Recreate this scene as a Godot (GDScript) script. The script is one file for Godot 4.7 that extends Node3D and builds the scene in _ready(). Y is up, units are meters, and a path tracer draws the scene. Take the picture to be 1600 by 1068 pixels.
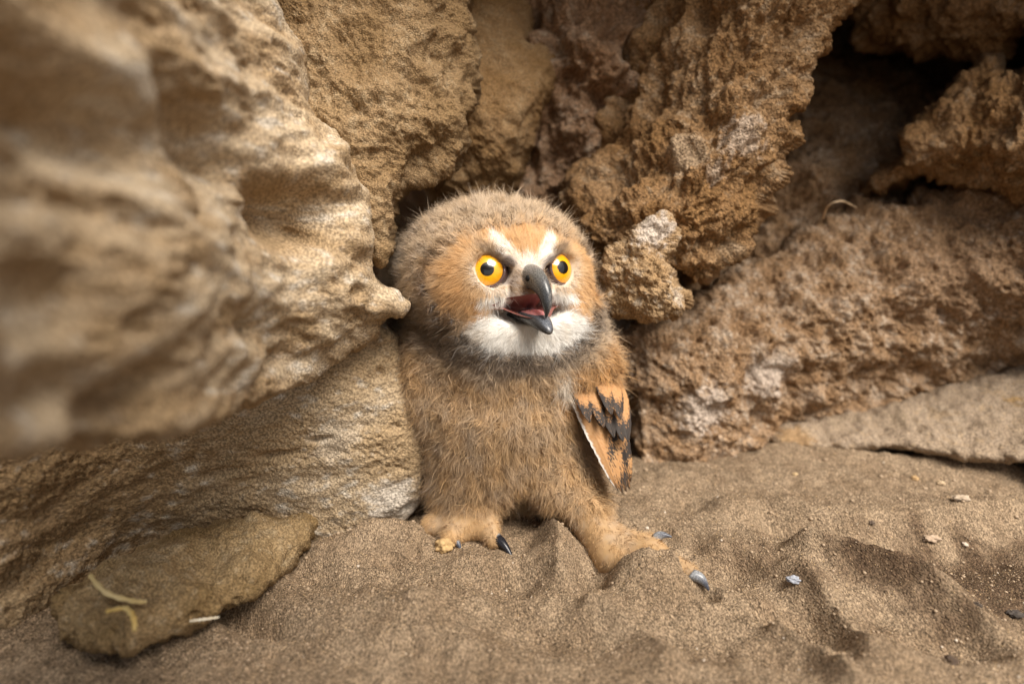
extends Node3D
# An owl chick in a sandstone crevice. Design frame: the camera stands at EYE, pitched down by PITCH; P() turns a
# measured direction and a distance into a point of the world, where everything is then real geometry.

const FOCAL := 890.0
const PITCH := 11.0
const EYE := Vector3(0.0, 0.264, 0.0)

var view_basis := Basis(Vector3.RIGHT, deg_to_rad(-PITCH))
var rng := RandomNumberGenerator.new()
var soft := FastNoiseLite.new()
var M := {}
var taken := {}

# ---------------------------------------------------------------- helpers

func cam_point(px: float, py: float, d: float) -> Vector3:
	return Vector3((px - 800.0) / FOCAL * d, -(py - 534.0) / FOCAL * d, -d)

func P(px: float, py: float, d: float) -> Vector3:
	return EYE + view_basis * cam_point(px, py, d)

func ground_at(px: float, py: float, level := 0.0) -> Vector3:
	var dir := view_basis * cam_point(px, py, 1.0)
	var t := (level - EYE.y) / dir.y
	return EYE + dir * t

func numbered(called: String) -> String:
	var n: int = taken.get(called, 0)
	taken[called] = n + 1
	return called if n == 0 else "%s_%03d" % [called, n]

func tag(o: Node3D, label: String, category: String, group := "", kind := "") -> Node3D:
	if label: o.set_meta("label", label)
	if category: o.set_meta("category", category)
	if group: o.set_meta("group", group)
	if kind: o.set_meta("kind", kind)
	return o

func noise(sd: int, freq: float, octaves := 3, type := FastNoiseLite.TYPE_SIMPLEX_SMOOTH) -> FastNoiseLite:
	var n := FastNoiseLite.new()
	n.seed = sd
	n.noise_type = type
	n.frequency = freq
	n.fractal_type = FastNoiseLite.FRACTAL_FBM if octaves > 1 else FastNoiseLite.FRACTAL_NONE
	n.fractal_octaves = octaves
	return n

func cells(sd: int, freq: float) -> FastNoiseLite:
	var n := noise(sd, freq, 1, FastNoiseLite.TYPE_CELLULAR)
	n.cellular_return_type = FastNoiseLite.RETURN_DISTANCE
	n.cellular_jitter = 1.0
	n.domain_warp_enabled = true
	n.domain_warp_amplitude = 0.35 / freq
	n.domain_warp_frequency = freq * 0.9
	n.domain_warp_fractal_type = FastNoiseLite.DOMAIN_WARP_FRACTAL_NONE
	return n

func ridged(sd: int, freq: float, octaves := 4) -> FastNoiseLite:
	var n := noise(sd, freq, octaves)
	n.fractal_type = FastNoiseLite.FRACTAL_RIDGED
	return n

func sstep(a: float, b: float, x: float) -> float:
	return smoothstep(a, b, x)

# indexed triangles given counter-clockwise from outside
func make_mesh(v: PackedVector3Array, n: PackedVector3Array, c: PackedColorArray, idx: PackedInt32Array, m: Material) -> ArrayMesh:
	var flipped := PackedInt32Array()
	flipped.resize(idx.size())
	for i in range(0, idx.size(), 3):
		flipped[i] = idx[i]
		flipped[i + 1] = idx[i + 2]
		flipped[i + 2] = idx[i + 1]
	var a := []
	a.resize(Mesh.ARRAY_MAX)
	a[Mesh.ARRAY_VERTEX] = v
	a[Mesh.ARRAY_NORMAL] = n
	if c.size(): a[Mesh.ARRAY_COLOR] = c
	a[Mesh.ARRAY_INDEX] = flipped
	var me := ArrayMesh.new()
	me.add_surface_from_arrays(Mesh.PRIMITIVE_TRIANGLES, a)
	me.surface_set_material(0, m)
	return me

func face_normals(v: PackedVector3Array, idx: PackedInt32Array) -> PackedVector3Array:
	var n := PackedVector3Array()
	n.resize(v.size())
	for i in range(0, idx.size(), 3):
		var a := idx[i]
		var b := idx[i + 1]
		var c := idx[i + 2]
		var f := (v[b] - v[a]).cross(v[c] - v[a])
		n[a] += f
		n[b] += f
		n[c] += f
	for i in n.size():
		n[i] = n[i].normalized()
	return n

func put(called: String, me: Mesh, parent: Node3D = null, at := Vector3.ZERO) -> MeshInstance3D:
	var o := MeshInstance3D.new()
	o.mesh = me
	o.position = at
	if parent == null:
		o.name = numbered(called)
		add_child(o, true)
	else:
		var n := 0
		for k in parent.get_children():
			if String(k.name).begins_with(called) and String(k.name).trim_prefix(called).replace("_", "").lstrip("0123456789") == "": n += 1
		o.name = called if n == 0 else "%s_%03d" % [called, n]
		parent.add_child(o, true)
	return o

func moved(v: PackedVector3Array, by: Vector3) -> PackedVector3Array:
	var r := v.duplicate()
	for i in r.size(): r[i] = r[i] + by
	return r

func col(r: float, g: float, b: float) -> Color:
	return Color(r, g, b)

# ---------------------------------------------------------------- rocks

class Outline:
	var pts := PackedVector2Array()
	func _init(raw: Array, cuts := 4) -> void:
		var n := raw.size()
		for i in n:
			var a: Vector2 = raw[(i + n - 1) % n]
			var b: Vector2 = raw[i]
			var c: Vector2 = raw[(i + 1) % n]
			var d: Vector2 = raw[(i + 2) % n]
			for k in cuts:
				var t := float(k) / cuts
				pts.append(b.cubic_interpolate(c, a.lerp(b, 0.5), d.lerp(c, 0.5), t))
	# (signed distance, nearest x, nearest y); negative inside
	func reach(p: Vector2) -> Vector3:
		var best := 1e12
		var near := Vector2.ZERO
		var inside := false
		var n := pts.size()
		var j := n - 1
		for i in n:
			var a := pts[j]
			var b := pts[i]
			var e := b - a
			var w := p - a
			var t := clampf(w.dot(e) / maxf(e.length_squared(), 1e-9), 0.0, 1.0)
			var q := a + e * t
			var dd := p.distance_squared_to(q)
			if dd < best:
				best = dd
				near = q
			if (a.y > p.y) != (b.y > p.y) and p.x < e.x * (p.y - a.y) / e.y + a.x:
				inside = not inside
			j = i
		var s := sqrt(best)
		return Vector3(-s if inside else s, near.x, near.y)

# a thin plate through (x, y, 1 / distance): planes stay planes
class Plate:
	var k := PackedVector3Array()
	var w := PackedFloat64Array()
	func _init(guides: Array) -> void:
		var n := guides.size()
		for g: Vector3 in guides: k.append(Vector3(g.x * 0.001, g.y * 0.001, 1.0 / g.z))
		var size := n + 3
		var a := []
		for i in size:
			var row := PackedFloat64Array()
			row.resize(size + 1)
			a.append(row)
		for i in n:
			for j in n:
				a[i][j] = base(k[i].x - k[j].x, k[i].y - k[j].y) + (0.0015 if i == j else 0.0)
			a[i][n] = 1.0; a[i][n + 1] = k[i].x; a[i][n + 2] = k[i].y
			a[n][i] = 1.0; a[n + 1][i] = k[i].x; a[n + 2][i] = k[i].y
			a[i][size] = k[i].z
		for c in size:
			var p := c
			for r in range(c + 1, size):
				if absf(a[r][c]) > absf(a[p][c]): p = r
			var t = a[c]; a[c] = a[p]; a[p] = t
			for r in size:
				if r != c and a[r][c] != 0.0:
					var f: float = a[r][c] / a[c][c]
					for q in range(c, size + 1): a[r][q] -= f * a[c][q]
		for i in size: w.append(a[i][size] / a[i][i])
	static func base(x: float, y: float) -> float:
		var r2 := x * x + y * y
		return 0.0 if r2 < 1e-12 else 0.5 * r2 * log(r2)
	func at(px: float, py: float) -> float:
		var x := px * 0.001
		var y := py * 0.001
		var n := k.size()
		var s := w[n] + w[n + 1] * x + w[n + 2] * y
		for i in n:
			var dx := x - k[i].x
			var dy := y - k[i].y
			var r2 := dx * dx + dy * dy
			if r2 > 1e-12: s += w[i] * 0.5 * r2 * log(r2)
		return 1.0 / clampf(s, 0.4, 16.0)

# A solid boulder: its face fills an outline at the guides' distances, rolls over at the rim and closes behind.
func boulder(raw: Array, guides: Array, step: float, rim: float, thick: float, s: Dictionary, m: Material) -> ArrayMesh:
	var line := Outline.new(raw)
	var plate := Plate.new(guides)
	var lo := line.pts[0]
	var hi := lo
	var mid := Vector2.ZERO
	for p in line.pts:
		lo = lo.min(p)
		hi = hi.max(p)
		mid += p
	mid /= line.pts.size()
	lo -= Vector2.ONE * step * 1.5
	var w := int((hi.x - lo.x) / step) + 3
	var h := int((hi.y - lo.y) / step) + 3
	# distances to the outline: coarse first, exact where it matters
	var big := 8
	var cw := w / big + 2
	var ch := h / big + 2
	var coarse := PackedFloat32Array()
	coarse.resize(cw * ch)
	for j in ch:
		for i in cw:
			coarse[j * cw + i] = line.reach(lo + Vector2(i, j) * step * big).x
	var sd := PackedFloat32Array()
	sd.resize(w * h)
	var spot := PackedVector2Array()
	spot.resize(w * h)
	var state := PackedByteArray()   # 1 inside, 2 drawn in from just outside
	state.resize(w * h)
	for j in h:
		var cj := j / big
		var fy := float(j % big) / big
		for i in w:
			var ci := i / big
			var fx := float(i % big) / big
			var o := cj * cw + ci
			var d := lerpf(lerpf(coarse[o], coarse[o + 1], fx), lerpf(coarse[o + cw], coarse[o + cw + 1], fx), fy)
			var p := lo + Vector2(i, j) * step
			var at := j * w + i
			if absf(d) < step * 5.0 + step * big * 0.25:
				var e := line.reach(p)
				d = e.x
				if d > 0.0 and d < step * 1.5:
					p = Vector2(e.y, e.z)
					d = 0.0
					state[at] = 2
			if d < 0.0: state[at] = 1
			sd[at] = -d
			spot[at] = p
	var number := PackedInt32Array()
	number.resize(w * h)
	number.fill(-1)
	var v := PackedVector3Array()
	var idx := PackedInt32Array()
	var kept := PackedByteArray()
	kept.resize(w * h)
	for j in h - 1:
		for i in w - 1:
			var a := j * w + i
			if state[a] and state[a + 1] and state[a + w] and state[a + w + 1] and (state[a] == 1 or state[a + 1] == 1 or state[a + w] == 1 or state[a + w + 1] == 1):
				kept[a] = 1
	var depth := PackedFloat32Array()
	var flat := PackedVector2Array()
	for j in h - 1:
		for i in w - 1:
			var a := j * w + i
			if not kept[a]: continue
			for q in [a, a + 1, a + w, a + w + 1]:
				if number[q] < 0:
					number[q] = v.size()
					var p := spot[q]
					var d := plate.at(p.x, p.y)
					var u := clampf(sd[q] / rim, 0.0, 1.0)
					d += rim / FOCAL * d * s.get("roll", 1.0) * (1.0 - sqrt(maxf(0.0, 1.0 - (1.0 - u) * (1.0 - u))))
					v.append(cam_point(p.x, p.y, d))
					depth.append(d)
					flat.append(p)
			idx.append_array([number[a], number[a + w], number[a + w + 1], number[a], number[a + w + 1], number[a + 1]])
	# the sides and the back
	var rings := 4
	var ring := {}
	var front := v.size()
	for j in range(0, h - 1):
		for i in range(0, w - 1):
			var a := j * w + i
			if not kept[a]: continue
			for e in [[a - 1, a, a + w], [a + w, a + w, a + w + 1], [a + 1, a + w + 1, a + 1], [a - w, a + 1, a]]:
				if e[0] >= 0 and kept[e[0]]: continue
				var x: int = number[e[1]]
				var y: int = number[e[2]]
				for q in [x, y]:
					if not ring.has(q):
						ring[q] = v.size()
						for r in range(1, rings + 1):
							var t := float(r) / rings
							var p := flat[q].lerp(mid, 0.16 * t * t)
							v.append(cam_point(p.x, p.y, depth[q] + thick * t))
				var u := x
				var z := y
				for r in rings:
					var u2: int = ring[x] + r
					var z2: int = ring[y] + r
					idx.append_array([u, u2, z2, u, z2, z])
					u = u2
					z = z2
	var xf := Transform3D(view_basis, EYE)
	for i in v.size(): v[i] = xf * v[i]
	# relief
	var n := face_normals(v, idx)
	var seed_of: int = s.get("seed", 1)
	var along: Vector3 = s.get("along", Vector3.ZERO)
	var squeeze: float = 1.0 - 1.0 / s.get("stretch", 1.0)
	var lump := noise(seed_of, s.get("lump_freq", 14.0), s.get("octaves", 3))
	lump.fractal_gain = 0.55
	var crag := ridged(seed_of + 7, s.get("crag_freq", 60.0), 4)
	var pit := cells(seed_of + 13, s.get("pit_freq", 150.0))
	var pit_two := cells(seed_of + 17, s.get("pit_freq", 150.0) * 2.3)
	var fine := noise(seed_of + 23, s.get("fine_freq", 420.0), 2)
	var patch := noise(seed_of + 31, s.get("patch_freq", 16.0), 3)
	var mottle := noise(seed_of + 37, s.get("mottle_freq", 110.0), 3)
	var lump_amp: float = s.get("lump", 0.006)
	var knob := ridged(seed_of + 5, s.get("knob_freq", 80.0), 2)
	var knob_amp: float = s.get("knob", 0.0)
	var crag_amp: float = s.get("crag", 0.0)
	var pit_amp: float = s.get("pit", 0.0)
	var fine_amp: float = s.get("fine", 0.0004)
	var pit_size: float = s.get("pit_size", 0.45)
	var dents: Array = s.get("dents", [])
	var dent_at := PackedVector3Array()
	for d in dents: dent_at.append(P(d[0], d[1], plate.at(d[0], d[1])))
	var c1: Color = s.tones[0]
	var c2: Color = s.tones[1]
	var c3: Color = s.tones[2]
	var stains: Array = s.get("stains", [])
	var stain_at := PackedVector3Array()
	for d in stains: stain_at.append(P(d[0], d[1], plate.at(d[0], d[1])))
	var colors := PackedColorArray()
	colors.resize(v.size())
	for i in v.size():
		var p := v[i]
		var q := p - along * (along.dot(p) * squeeze)
		var d := lump_amp * lump.get_noise_3dv(q)
		var pa := patch.get_noise_3dv(q)
		if crag_amp: d += crag_amp * crag.get_noise_3dv(q)
		if knob_amp: d -= knob_amp * knob.get_noise_3dv(q)
		if pit_amp:
			var open := clampf(0.75 + pa * 1.6, 0.1, 1.3)
			d -= pit_amp * open * (1.0 - sstep(pit_size * 0.5, pit_size, pit.get_noise_3dv(q) + 1.0))
			d -= pit_amp * 0.4 * open * (1.0 - sstep(pit_size * 0.5, pit_size, pit_two.get_noise_3dv(q) + 1.0))
		d += fine_amp * fine.get_noise_3dv(p)
		for k in dents.size():
			var away := p - dent_at[k]
			if dents[k].size() > 5:
				away -= along * (along.dot(away) * (1.0 - 1.0 / dents[k][5]))
			var r: float = away.length() / dents[k][3]
			if r < 2.2: d -= dents[k][4] * exp(-r * r * r * 1.2)
		v[i] = p + n[i] * d
		var mo := mottle.get_noise_3dv(q)
		var c := c1.lerp(c2, clampf(0.5 + pa * 1.3 + mo * 0.5, 0.0, 1.0))
		c = c.lerp(c3, sstep(0.1, 0.55, mo * 0.8 - pa * 0.5))
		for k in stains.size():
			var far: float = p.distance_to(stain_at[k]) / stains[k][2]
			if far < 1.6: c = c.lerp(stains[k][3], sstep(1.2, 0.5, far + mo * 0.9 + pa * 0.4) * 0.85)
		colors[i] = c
	n = face_normals(v, idx)
	return make_mesh(v, n, colors, idx, m)

func rock(called: String, label: String, raw: Array, guides: Array, step: float, rim: float, thick: float, s: Dictionary, category := "rock", kind := "") -> MeshInstance3D:
	var o := put(called, boulder(raw, guides, step, rim, thick, s, s.get("material", M.rock)))
	tag(o, label, category, "", kind)
	return o

func v2(a: Array) -> Array:
	var r := []
	for i in range(0, a.size(), 2): r.append(Vector2(a[i], a[i + 1]))
	return r

func v3(a: Array) -> Array:
	var r := []
	for i in range(0, a.size(), 3): r.append(Vector3(a[i], a[i + 1], a[i + 2]))
	return r

# ---------------------------------------------------------------- materials

func noise_texture(n: FastNoiseLite, size: int, lo: Color, hi: Color, a := 0.0, b := 1.0) -> NoiseTexture2D:
	var t := NoiseTexture2D.new()
	t.width = size
	t.height = size
	t.seamless = true
	t.seamless_blend_skirt = 0.12
	t.noise = n
	t.generate_mipmaps = false
	var g := Gradient.new()
	g.offsets = PackedFloat32Array([a, b])
	g.colors = PackedColorArray([lo, hi])
	t.color_ramp = g
	return t

func grey(x: float) -> Color:
	return Color(x, x, x)

func stone_material(scale: float, relief: float, rough := 0.95) -> StandardMaterial3D:
	var m := StandardMaterial3D.new()
	m.vertex_color_use_as_albedo = true
	m.albedo_color = Color.WHITE
	m.roughness = rough
	m.metallic_specular = 0.25
	m.uv1_triplanar = true
	m.uv1_world_triplanar = true
	m.uv1_scale = Vector3.ONE * scale
	m.albedo_texture = M.grain_tint
	m.heightmap_enabled = true
	m.heightmap_texture = M.grain_relief
	m.heightmap_scale = relief
	return m

func materials() -> void:
	var g := noise(5, 0.045, 4, FastNoiseLite.TYPE_SIMPLEX)
	M.grain_tint = noise_texture(g, 1024, grey(0.62), grey(1.0), 0.25, 0.75)
	var gr := noise(8, 0.06, 4, FastNoiseLite.TYPE_SIMPLEX)
	M.grain_relief = noise_texture(gr, 1024, grey(0.0), grey(1.0), 0.1, 0.9)
	var sp := noise(9, 0.16, 2, FastNoiseLite.TYPE_VALUE)
	M.sand_tint = noise_texture(sp, 1024, grey(0.36), grey(1.0), 0.2, 0.8)
	var sr := noise(19, 0.14, 2, FastNoiseLite.TYPE_VALUE)
	M.sand_relief = noise_texture(sr, 1024, grey(0.0), grey(1.0), 0.15, 0.85)
	M.rock = stone_material(9.0, 0.09)
	var po := cells(27, 0.034)
	po.fractal_type = FastNoiseLite.FRACTAL_FBM
	po.fractal_octaves = 3
	po.fractal_gain = 0.45
	M.pore_relief = noise_texture(po, 2048, grey(0.0), grey(1.0), 0.12, 0.5)
	M.porous_rock = stone_material(5.0, 0.22)
	M.porous_rock.heightmap_texture = M.pore_relief
	M.smooth_rock = stone_material(7.0, 0.06)
	M.sand = stone_material(8.0, 0.13, 0.9)
	M.sand.albedo_texture = M.sand_tint
	M.sand.heightmap_texture = M.sand_relief
	var f := StandardMaterial3D.new()
	f.vertex_color_use_as_albedo = true
	f.roughness = 0.75
	f.metallic_specular = 0.3
	f.rim_enabled = true
	f.rim = 0.3
	f.rim_tint = 0.6
	f.backlight_enabled = true
	f.backlight = Color(0.35, 0.35, 0.35)
	f.cull_mode = BaseMaterial3D.CULL_DISABLED
	M.fur = f
	var sk := StandardMaterial3D.new()
	sk.vertex_color_use_as_albedo = true
	sk.roughness = 0.9
	M.skin = sk
	var bk := StandardMaterial3D.new()
	bk.vertex_color_use_as_albedo = true
	bk.roughness = 0.26
	bk.metallic_specular = 0.5
	bk.uv1_triplanar = true
	bk.uv1_world_triplanar = true
	bk.uv1_scale = Vector3.ONE * 14.0
	bk.albedo_texture = M.grain_tint
	M.beak = bk
	var wet := StandardMaterial3D.new()
	wet.vertex_color_use_as_albedo = true
	wet.roughness = 0.35
	wet.subsurf_scatter_enabled = true
	wet.subsurf_scatter_strength = 0.3
	M.wet = wet
	var eye := StandardMaterial3D.new()
	eye.vertex_color_use_as_albedo = true
	eye.roughness = 0.25
	eye.clearcoat_enabled = true
	eye.clearcoat = 1.0
	eye.clearcoat_roughness = 0.02
	M.eye = eye
	var vane := StandardMaterial3D.new()
	vane.vertex_color_use_as_albedo = true
	vane.roughness = 0.7
	vane.cull_mode = BaseMaterial3D.CULL_DISABLED
	vane.backlight_enabled = true
	vane.backlight = Color(0.2, 0.2, 0.2)
	M.vane = vane

# ---------------------------------------------------------------- sand

var sand_marks := []      # [x, z, radius x, radius z, turn, height, power]
var near_marks := []
var sand_ridges := []     # [points, width, height, steepness of the far side]
var sand_soft: FastNoiseLite
var sand_small: FastNoiseLite
var sand_crack: FastNoiseLite

func mark(px: float, py: float, rx: float, rz: float, height: float, turn := 0.0, power := 2.0) -> void:
	var g := ground_at(px, py)
	sand_marks.append([g.x, g.z, rx, rz, cos(turn), sin(turn), height * 1.9, power])

func crest(path: Array, width: float, height: float, skew := 0.5) -> void:
	var pts := PackedVector2Array()
	for i in range(0, path.size(), 2):
		var g := ground_at(path[i], path[i + 1])
		pts.append(Vector2(g.x, g.z))
	sand_ridges.append([pts, width * 0.85, height * 2.5, skew])

func sand_height(x: float, z: float) -> float:
	var y := 0.0
	if z < -0.45: y += 0.035 * (-0.45 - z)
	y = minf(y, 0.02)
	var far := maxf(absf(x), absf(z + 0.4))
	var near := 1.0 - sstep(0.8, 2.0, far)
	y += near * (0.0045 * sand_soft.get_noise_2d(x, z) + 0.0020 * sand_small.get_noise_2d(x, z) - 0.0016 * maxf(0.0, sand_crack.get_noise_2d(x, z)))
	if far > 1.2:
		return y
	for m in near_marks:
		var dx: float = x - m[0]
		var dz: float = z - m[1]
		var a: float = (dx * m[4] + dz * m[5]) / m[2]
		var b: float = (dz * m[4] - dx * m[5]) / m[3]
		var r := a * a + b * b
		if r < 6.0: y += m[6] * exp(-pow(r, m[7] * 0.5))
	for c in sand_ridges:
		var pts: PackedVector2Array = c[0]
		var best := 1e9
		var side := 0.0
		var fade := 1.0
		var q := Vector2(x, z)
		for i in pts.size() - 1:
			var e := pts[i + 1] - pts[i]
			var w := q - pts[i]
			var t := clampf(w.dot(e) / e.length_squared(), 0.0, 1.0)
			var dd := (w - e * t).length_squared()
			if dd < best:
				best = dd
				side = e.cross(w)
				var u := (i + t) / (pts.size() - 1)
				fade = sstep(0.0, 0.15, u) * (1.0 - sstep(0.85, 1.0, u))
		var width: float = c[1] * (c[3] if side > 0.0 else 1.0 - c[3]) * 2.0
		var r := sqrt(best) / width
		if r < 3.0: y += c[2] * fade * exp(-pow(r, 1.35))
	return y

func axis(fine_lo: float, fine_hi: float, step: float, reach: float) -> PackedFloat32Array:
	var a := PackedFloat32Array()
	var x := fine_lo
	var s := step
	var low := []
	while x > -reach:
		s *= 1.25
		x -= s
		low.append(x)
	low.reverse()
	for k in low: a.append(k)
	x = fine_lo
	while x < fine_hi:
		a.append(x)
		x += step
	s = step
	while x < reach:
		a.append(x)
		s *= 1.25
		x += s
	return a

func sand() -> void:
	sand_soft = noise(41, 9.0, 3)
	sand_small = noise(43, 60.0, 4)
	sand_crack = ridged(45, 22.0, 2)
	# mounds, hollows and prints round the owl's feet
	mark(1010, 905, 0.028, 0.022, 0.011, 0.3, 2.6)
	mark(1150, 875, 0.030, 0.025, -0.012)
	mark(1215, 905, 0.02, 0.018, -0.006)
	mark(865, 865, 0.022, 0.030, 0.007, 0.2, 3.0)
	mark(790, 905, 0.028, 0.016, -0.010)
	mark(745, 885, 0.03, 0.018, 0.006)
	mark(590, 850, 0.045, 0.02, 0.012, -0.2)
	mark(930, 900, 0.012, 0.022, -0.010, 0.5)
	mark(640, 960, 0.06, 0.025, 0.008)
	mark(830, 985, 0.05, 0.02, -0.008)
	mark(700, 1010, 0.06, 0.02, 0.006)
	mark(1150, 800, 0.03, 0.022, 0.008)
	mark(1240, 815, 0.05, 0.02, -0.007)
	mark(1080, 790, 0.022, 0.015, -0.006)
	mark(1060, 755, 0.05, 0.02, 0.004)
	mark(1480, 845, 0.09, 0.035, -0.014)
	mark(1270, 950, 0.03, 0.016, -0.010, -0.5)
	mark(1330, 985, 0.05, 0.02, -0.012, -0.4)
	mark(1060, 985, 0.05, 0.018, -0.006)
	mark(1530, 980, 0.05, 0.02, -0.010, -0.3)
	crest([1170, 712, 1290, 722, 1450, 735, 1640, 752], 0.03, 0.0055, 0.5)
	mark(1050, 888, 0.016, 0.012, 0.005)
	crest([1080, 850, 1170, 872, 1260, 915, 1330, 975, 1380, 1068], 0.022, 0.010, 0.35)
	crest([1210, 860, 1330, 890, 1450, 930, 1620, 1010], 0.020, 0.011, 0.35)
	crest([1180, 800, 1330, 815, 1480, 810, 1640, 800], 0.022, 0.007, 0.35)
	crest([900, 930, 1000, 985, 1060, 1068], 0.02, 0.006, 0.5)
	crest([845, 820, 872, 860, 870, 925], 0.012, 0.0055, 0.4)
	crest([1190, 970, 1290, 1030, 1340, 1090], 0.014, 0.007, 0.3)
	mark(380, 950, 0.05, 0.012, -0.012, 0.45)
	mark(480, 885, 0.03, 0.012, -0.008, 0.6)
	for i in 34:
		mark(rng.randf_range(560, 1500), rng.randf_range(760, 1040), rng.randf_range(0.006, 0.014), rng.randf_range(0.005, 0.010), rng.randf_range(-0.0045, -0.001), rng.randf_range(-1, 1), 4.0)
	for i in 26:
		mark(rng.randf_range(480, 1600), rng.randf_range(780, 1060), rng.randf_range(0.008, 0.022), rng.randf_range(0.006, 0.016), rng.randf_range(-0.005, 0.004), rng.randf_range(-1, 1))
	var xs := axis(-0.36, 0.56, 0.0017, 40.0)
	var zs := axis(-0.82, -0.24, 0.0017, 40.0)
	var v := PackedVector3Array()
	var c := PackedColorArray()
	var idx := PackedInt32Array()
	var tone := noise(47, 20.0, 3)
	var tone_two := noise(48, 160.0, 3)
	var w := xs.size()
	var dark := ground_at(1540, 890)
	for z in zs:
		near_marks = sand_marks.filter(func(m): return absf(z - m[1]) < 2.6 * maxf(m[2], m[3]))
		for x in xs:
			v.append(Vector3(x, sand_height(x, z), z))
			var t := tone.get_noise_2d(x, z)
			var u := tone_two.get_noise_2d(x, z)
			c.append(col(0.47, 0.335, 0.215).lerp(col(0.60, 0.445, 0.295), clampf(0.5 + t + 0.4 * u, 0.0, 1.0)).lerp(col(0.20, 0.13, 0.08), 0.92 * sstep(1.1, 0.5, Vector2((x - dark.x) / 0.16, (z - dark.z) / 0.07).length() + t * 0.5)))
	for j in zs.size() - 1:
		for i in w - 1:
			var a := j * w + i
			idx.append_array([a, a + w, a + w + 1, a, a + w + 1, a + 1])
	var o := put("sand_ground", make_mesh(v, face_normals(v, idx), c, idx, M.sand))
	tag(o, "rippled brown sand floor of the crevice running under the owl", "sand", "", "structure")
	near_marks = sand_marks
	# loose coarse grains that lie on it
	var grain := lump_mesh(1.0, 77, 0.25, col(1, 1, 1), col(1, 1, 1), M.grains, 0)
	var mm := MultiMesh.new()
	mm.transform_format = MultiMesh.TRANSFORM_3D
	mm.use_colors = true
	mm.mesh = grain
	var count := 42000
	mm.instance_count = count
	for i in count:
		var g := ground_at(rng.randf_range(250, 1640), 700.0 + 400.0 * pow(rng.randf(), 0.8))
		var y := sand_height(g.x, g.z)
		var r := (0.00018 + 0.00034 * pow(rng.randf(), 5.0)) * clampf(-g.z / 0.42, 0.6, 1.4)
		if i % 50 == 0: r = rng.randf_range(0.0007, 0.0018) * clampf(-g.z / 0.42, 0.6, 1.4)
		var b := Basis.from_euler(Vector3(rng.randf() * 6, rng.randf() * 6, rng.randf() * 6)).scaled(Vector3(r, r * 0.8, r))
		mm.set_instance_transform(i, Transform3D(b, Vector3(g.x, y + r * 0.3, g.z)))
		var k := rng.randf()
		var tint := col(0.5, 0.36, 0.22)
		if k < 0.25: tint = col(0.16, 0.10, 0.06)
		elif k > 0.8: tint = col(0.62, 0.50, 0.36)
		elif k > 0.6: tint = col(0.58, 0.40, 0.2)
		if i % 50 == 0: tint = col(0.36, 0.265, 0.175) if k > 0.06 else col(0.55, 0.47, 0.38)
		mm.set_instance_color(i, tint)
	var mi := MultiMeshInstance3D.new()
	mi.multimesh = mm
	mi.name = "sand_grains"
	add_child(mi)
	tag(mi, "loose coarse sand grains scattered over the crevice floor", "sand", "", "stuff")

# a small uneven stone
func lump_mesh(r: float, sd: int, rough: float, ca: Color, cb: Color, m: Material, cuts := 2, squash := Vector3.ONE) -> ArrayMesh:
	var v := PackedVector3Array()
	var idx := PackedInt32Array()
	var t := (1.0 + sqrt(5.0)) / 2.0
	for k in [[-1, t, 0], [1, t, 0], [-1, -t, 0], [1, -t, 0], [0, -1, t], [0, 1, t], [0, -1, -t], [0, 1, -t], [t, 0, -1], [t, 0, 1], [-t, 0, -1], [-t, 0, 1]]:
		v.append(Vector3(k[0], k[1], k[2]).normalized())
	idx = PackedInt32Array([0, 11, 5, 0, 5, 1, 0, 1, 7, 0, 7, 10, 0, 10, 11, 1, 5, 9, 5, 11, 4, 11, 10, 2, 10, 7, 6, 7, 1, 8, 3, 9, 4, 3, 4, 2, 3, 2, 6, 3, 6, 8, 3, 8, 9, 4, 9, 5, 2, 4, 11, 6, 2, 10, 8, 6, 7, 9, 8, 1])
	for c in cuts:
		var mids := {}
		var nx := PackedInt32Array()
		for i in range(0, idx.size(), 3):
			var e := []
			for k in 3:
				var a := idx[i + k]
				var b := idx[i + (k + 1) % 3]
				var key := Vector2i(mini(a, b), maxi(a, b))
				if not mids.has(key):
					mids[key] = v.size()
					v.append((v[a] + v[b]).normalized())
				e.append(mids[key])
			nx.append_array([idx[i], e[0], e[2], idx[i + 1], e[1], e[0], idx[i + 2], e[2], e[1], e[0], e[1], e[2]])
		idx = nx
	var n1 := noise(sd, 1.1, 3)
	var n2 := noise(sd + 1, 2.2, 2)
	var col_list := PackedColorArray()
	for i in v.size():
		var u := v[i]
		var k := n1.get_noise_3dv(u)
		col_list.append(ca.lerp(cb, clampf(0.5 + 1.4 * n2.get_noise_3dv(u), 0.0, 1.0)))
		v[i] = u * squash * r * (1.0 + rough * 1.8 * k)
	return make_mesh(v, face_normals(v, idx), col_list, idx, m)

# ---------------------------------------------------------------- the owl

# Solid shapes of the body in the camera-aligned design frame
var solids := []          # ["e", centre, inverse basis, radii] or ["c", a, b, ra, rb]
var cuts := []
var brows := []
var head := Transform3D()
const OWL_CELL := 0.0032

func ball(c: Vector3, r: Vector3, b := Basis()) -> void:
	solids.append([0, c, b.inverse(), r])

func limb(a: Vector3, b: Vector3, ra: float, rb: float) -> void:
	solids.append([1, a, b, ra, rb])

func ell(p: Vector3, r: Vector3) -> float:
	var k0 := (p / r).length()
	var k1 := (p / (r * r)).length()
	return k0 * (k0 - 1.0) / maxf(k1, 1e-6)

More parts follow.
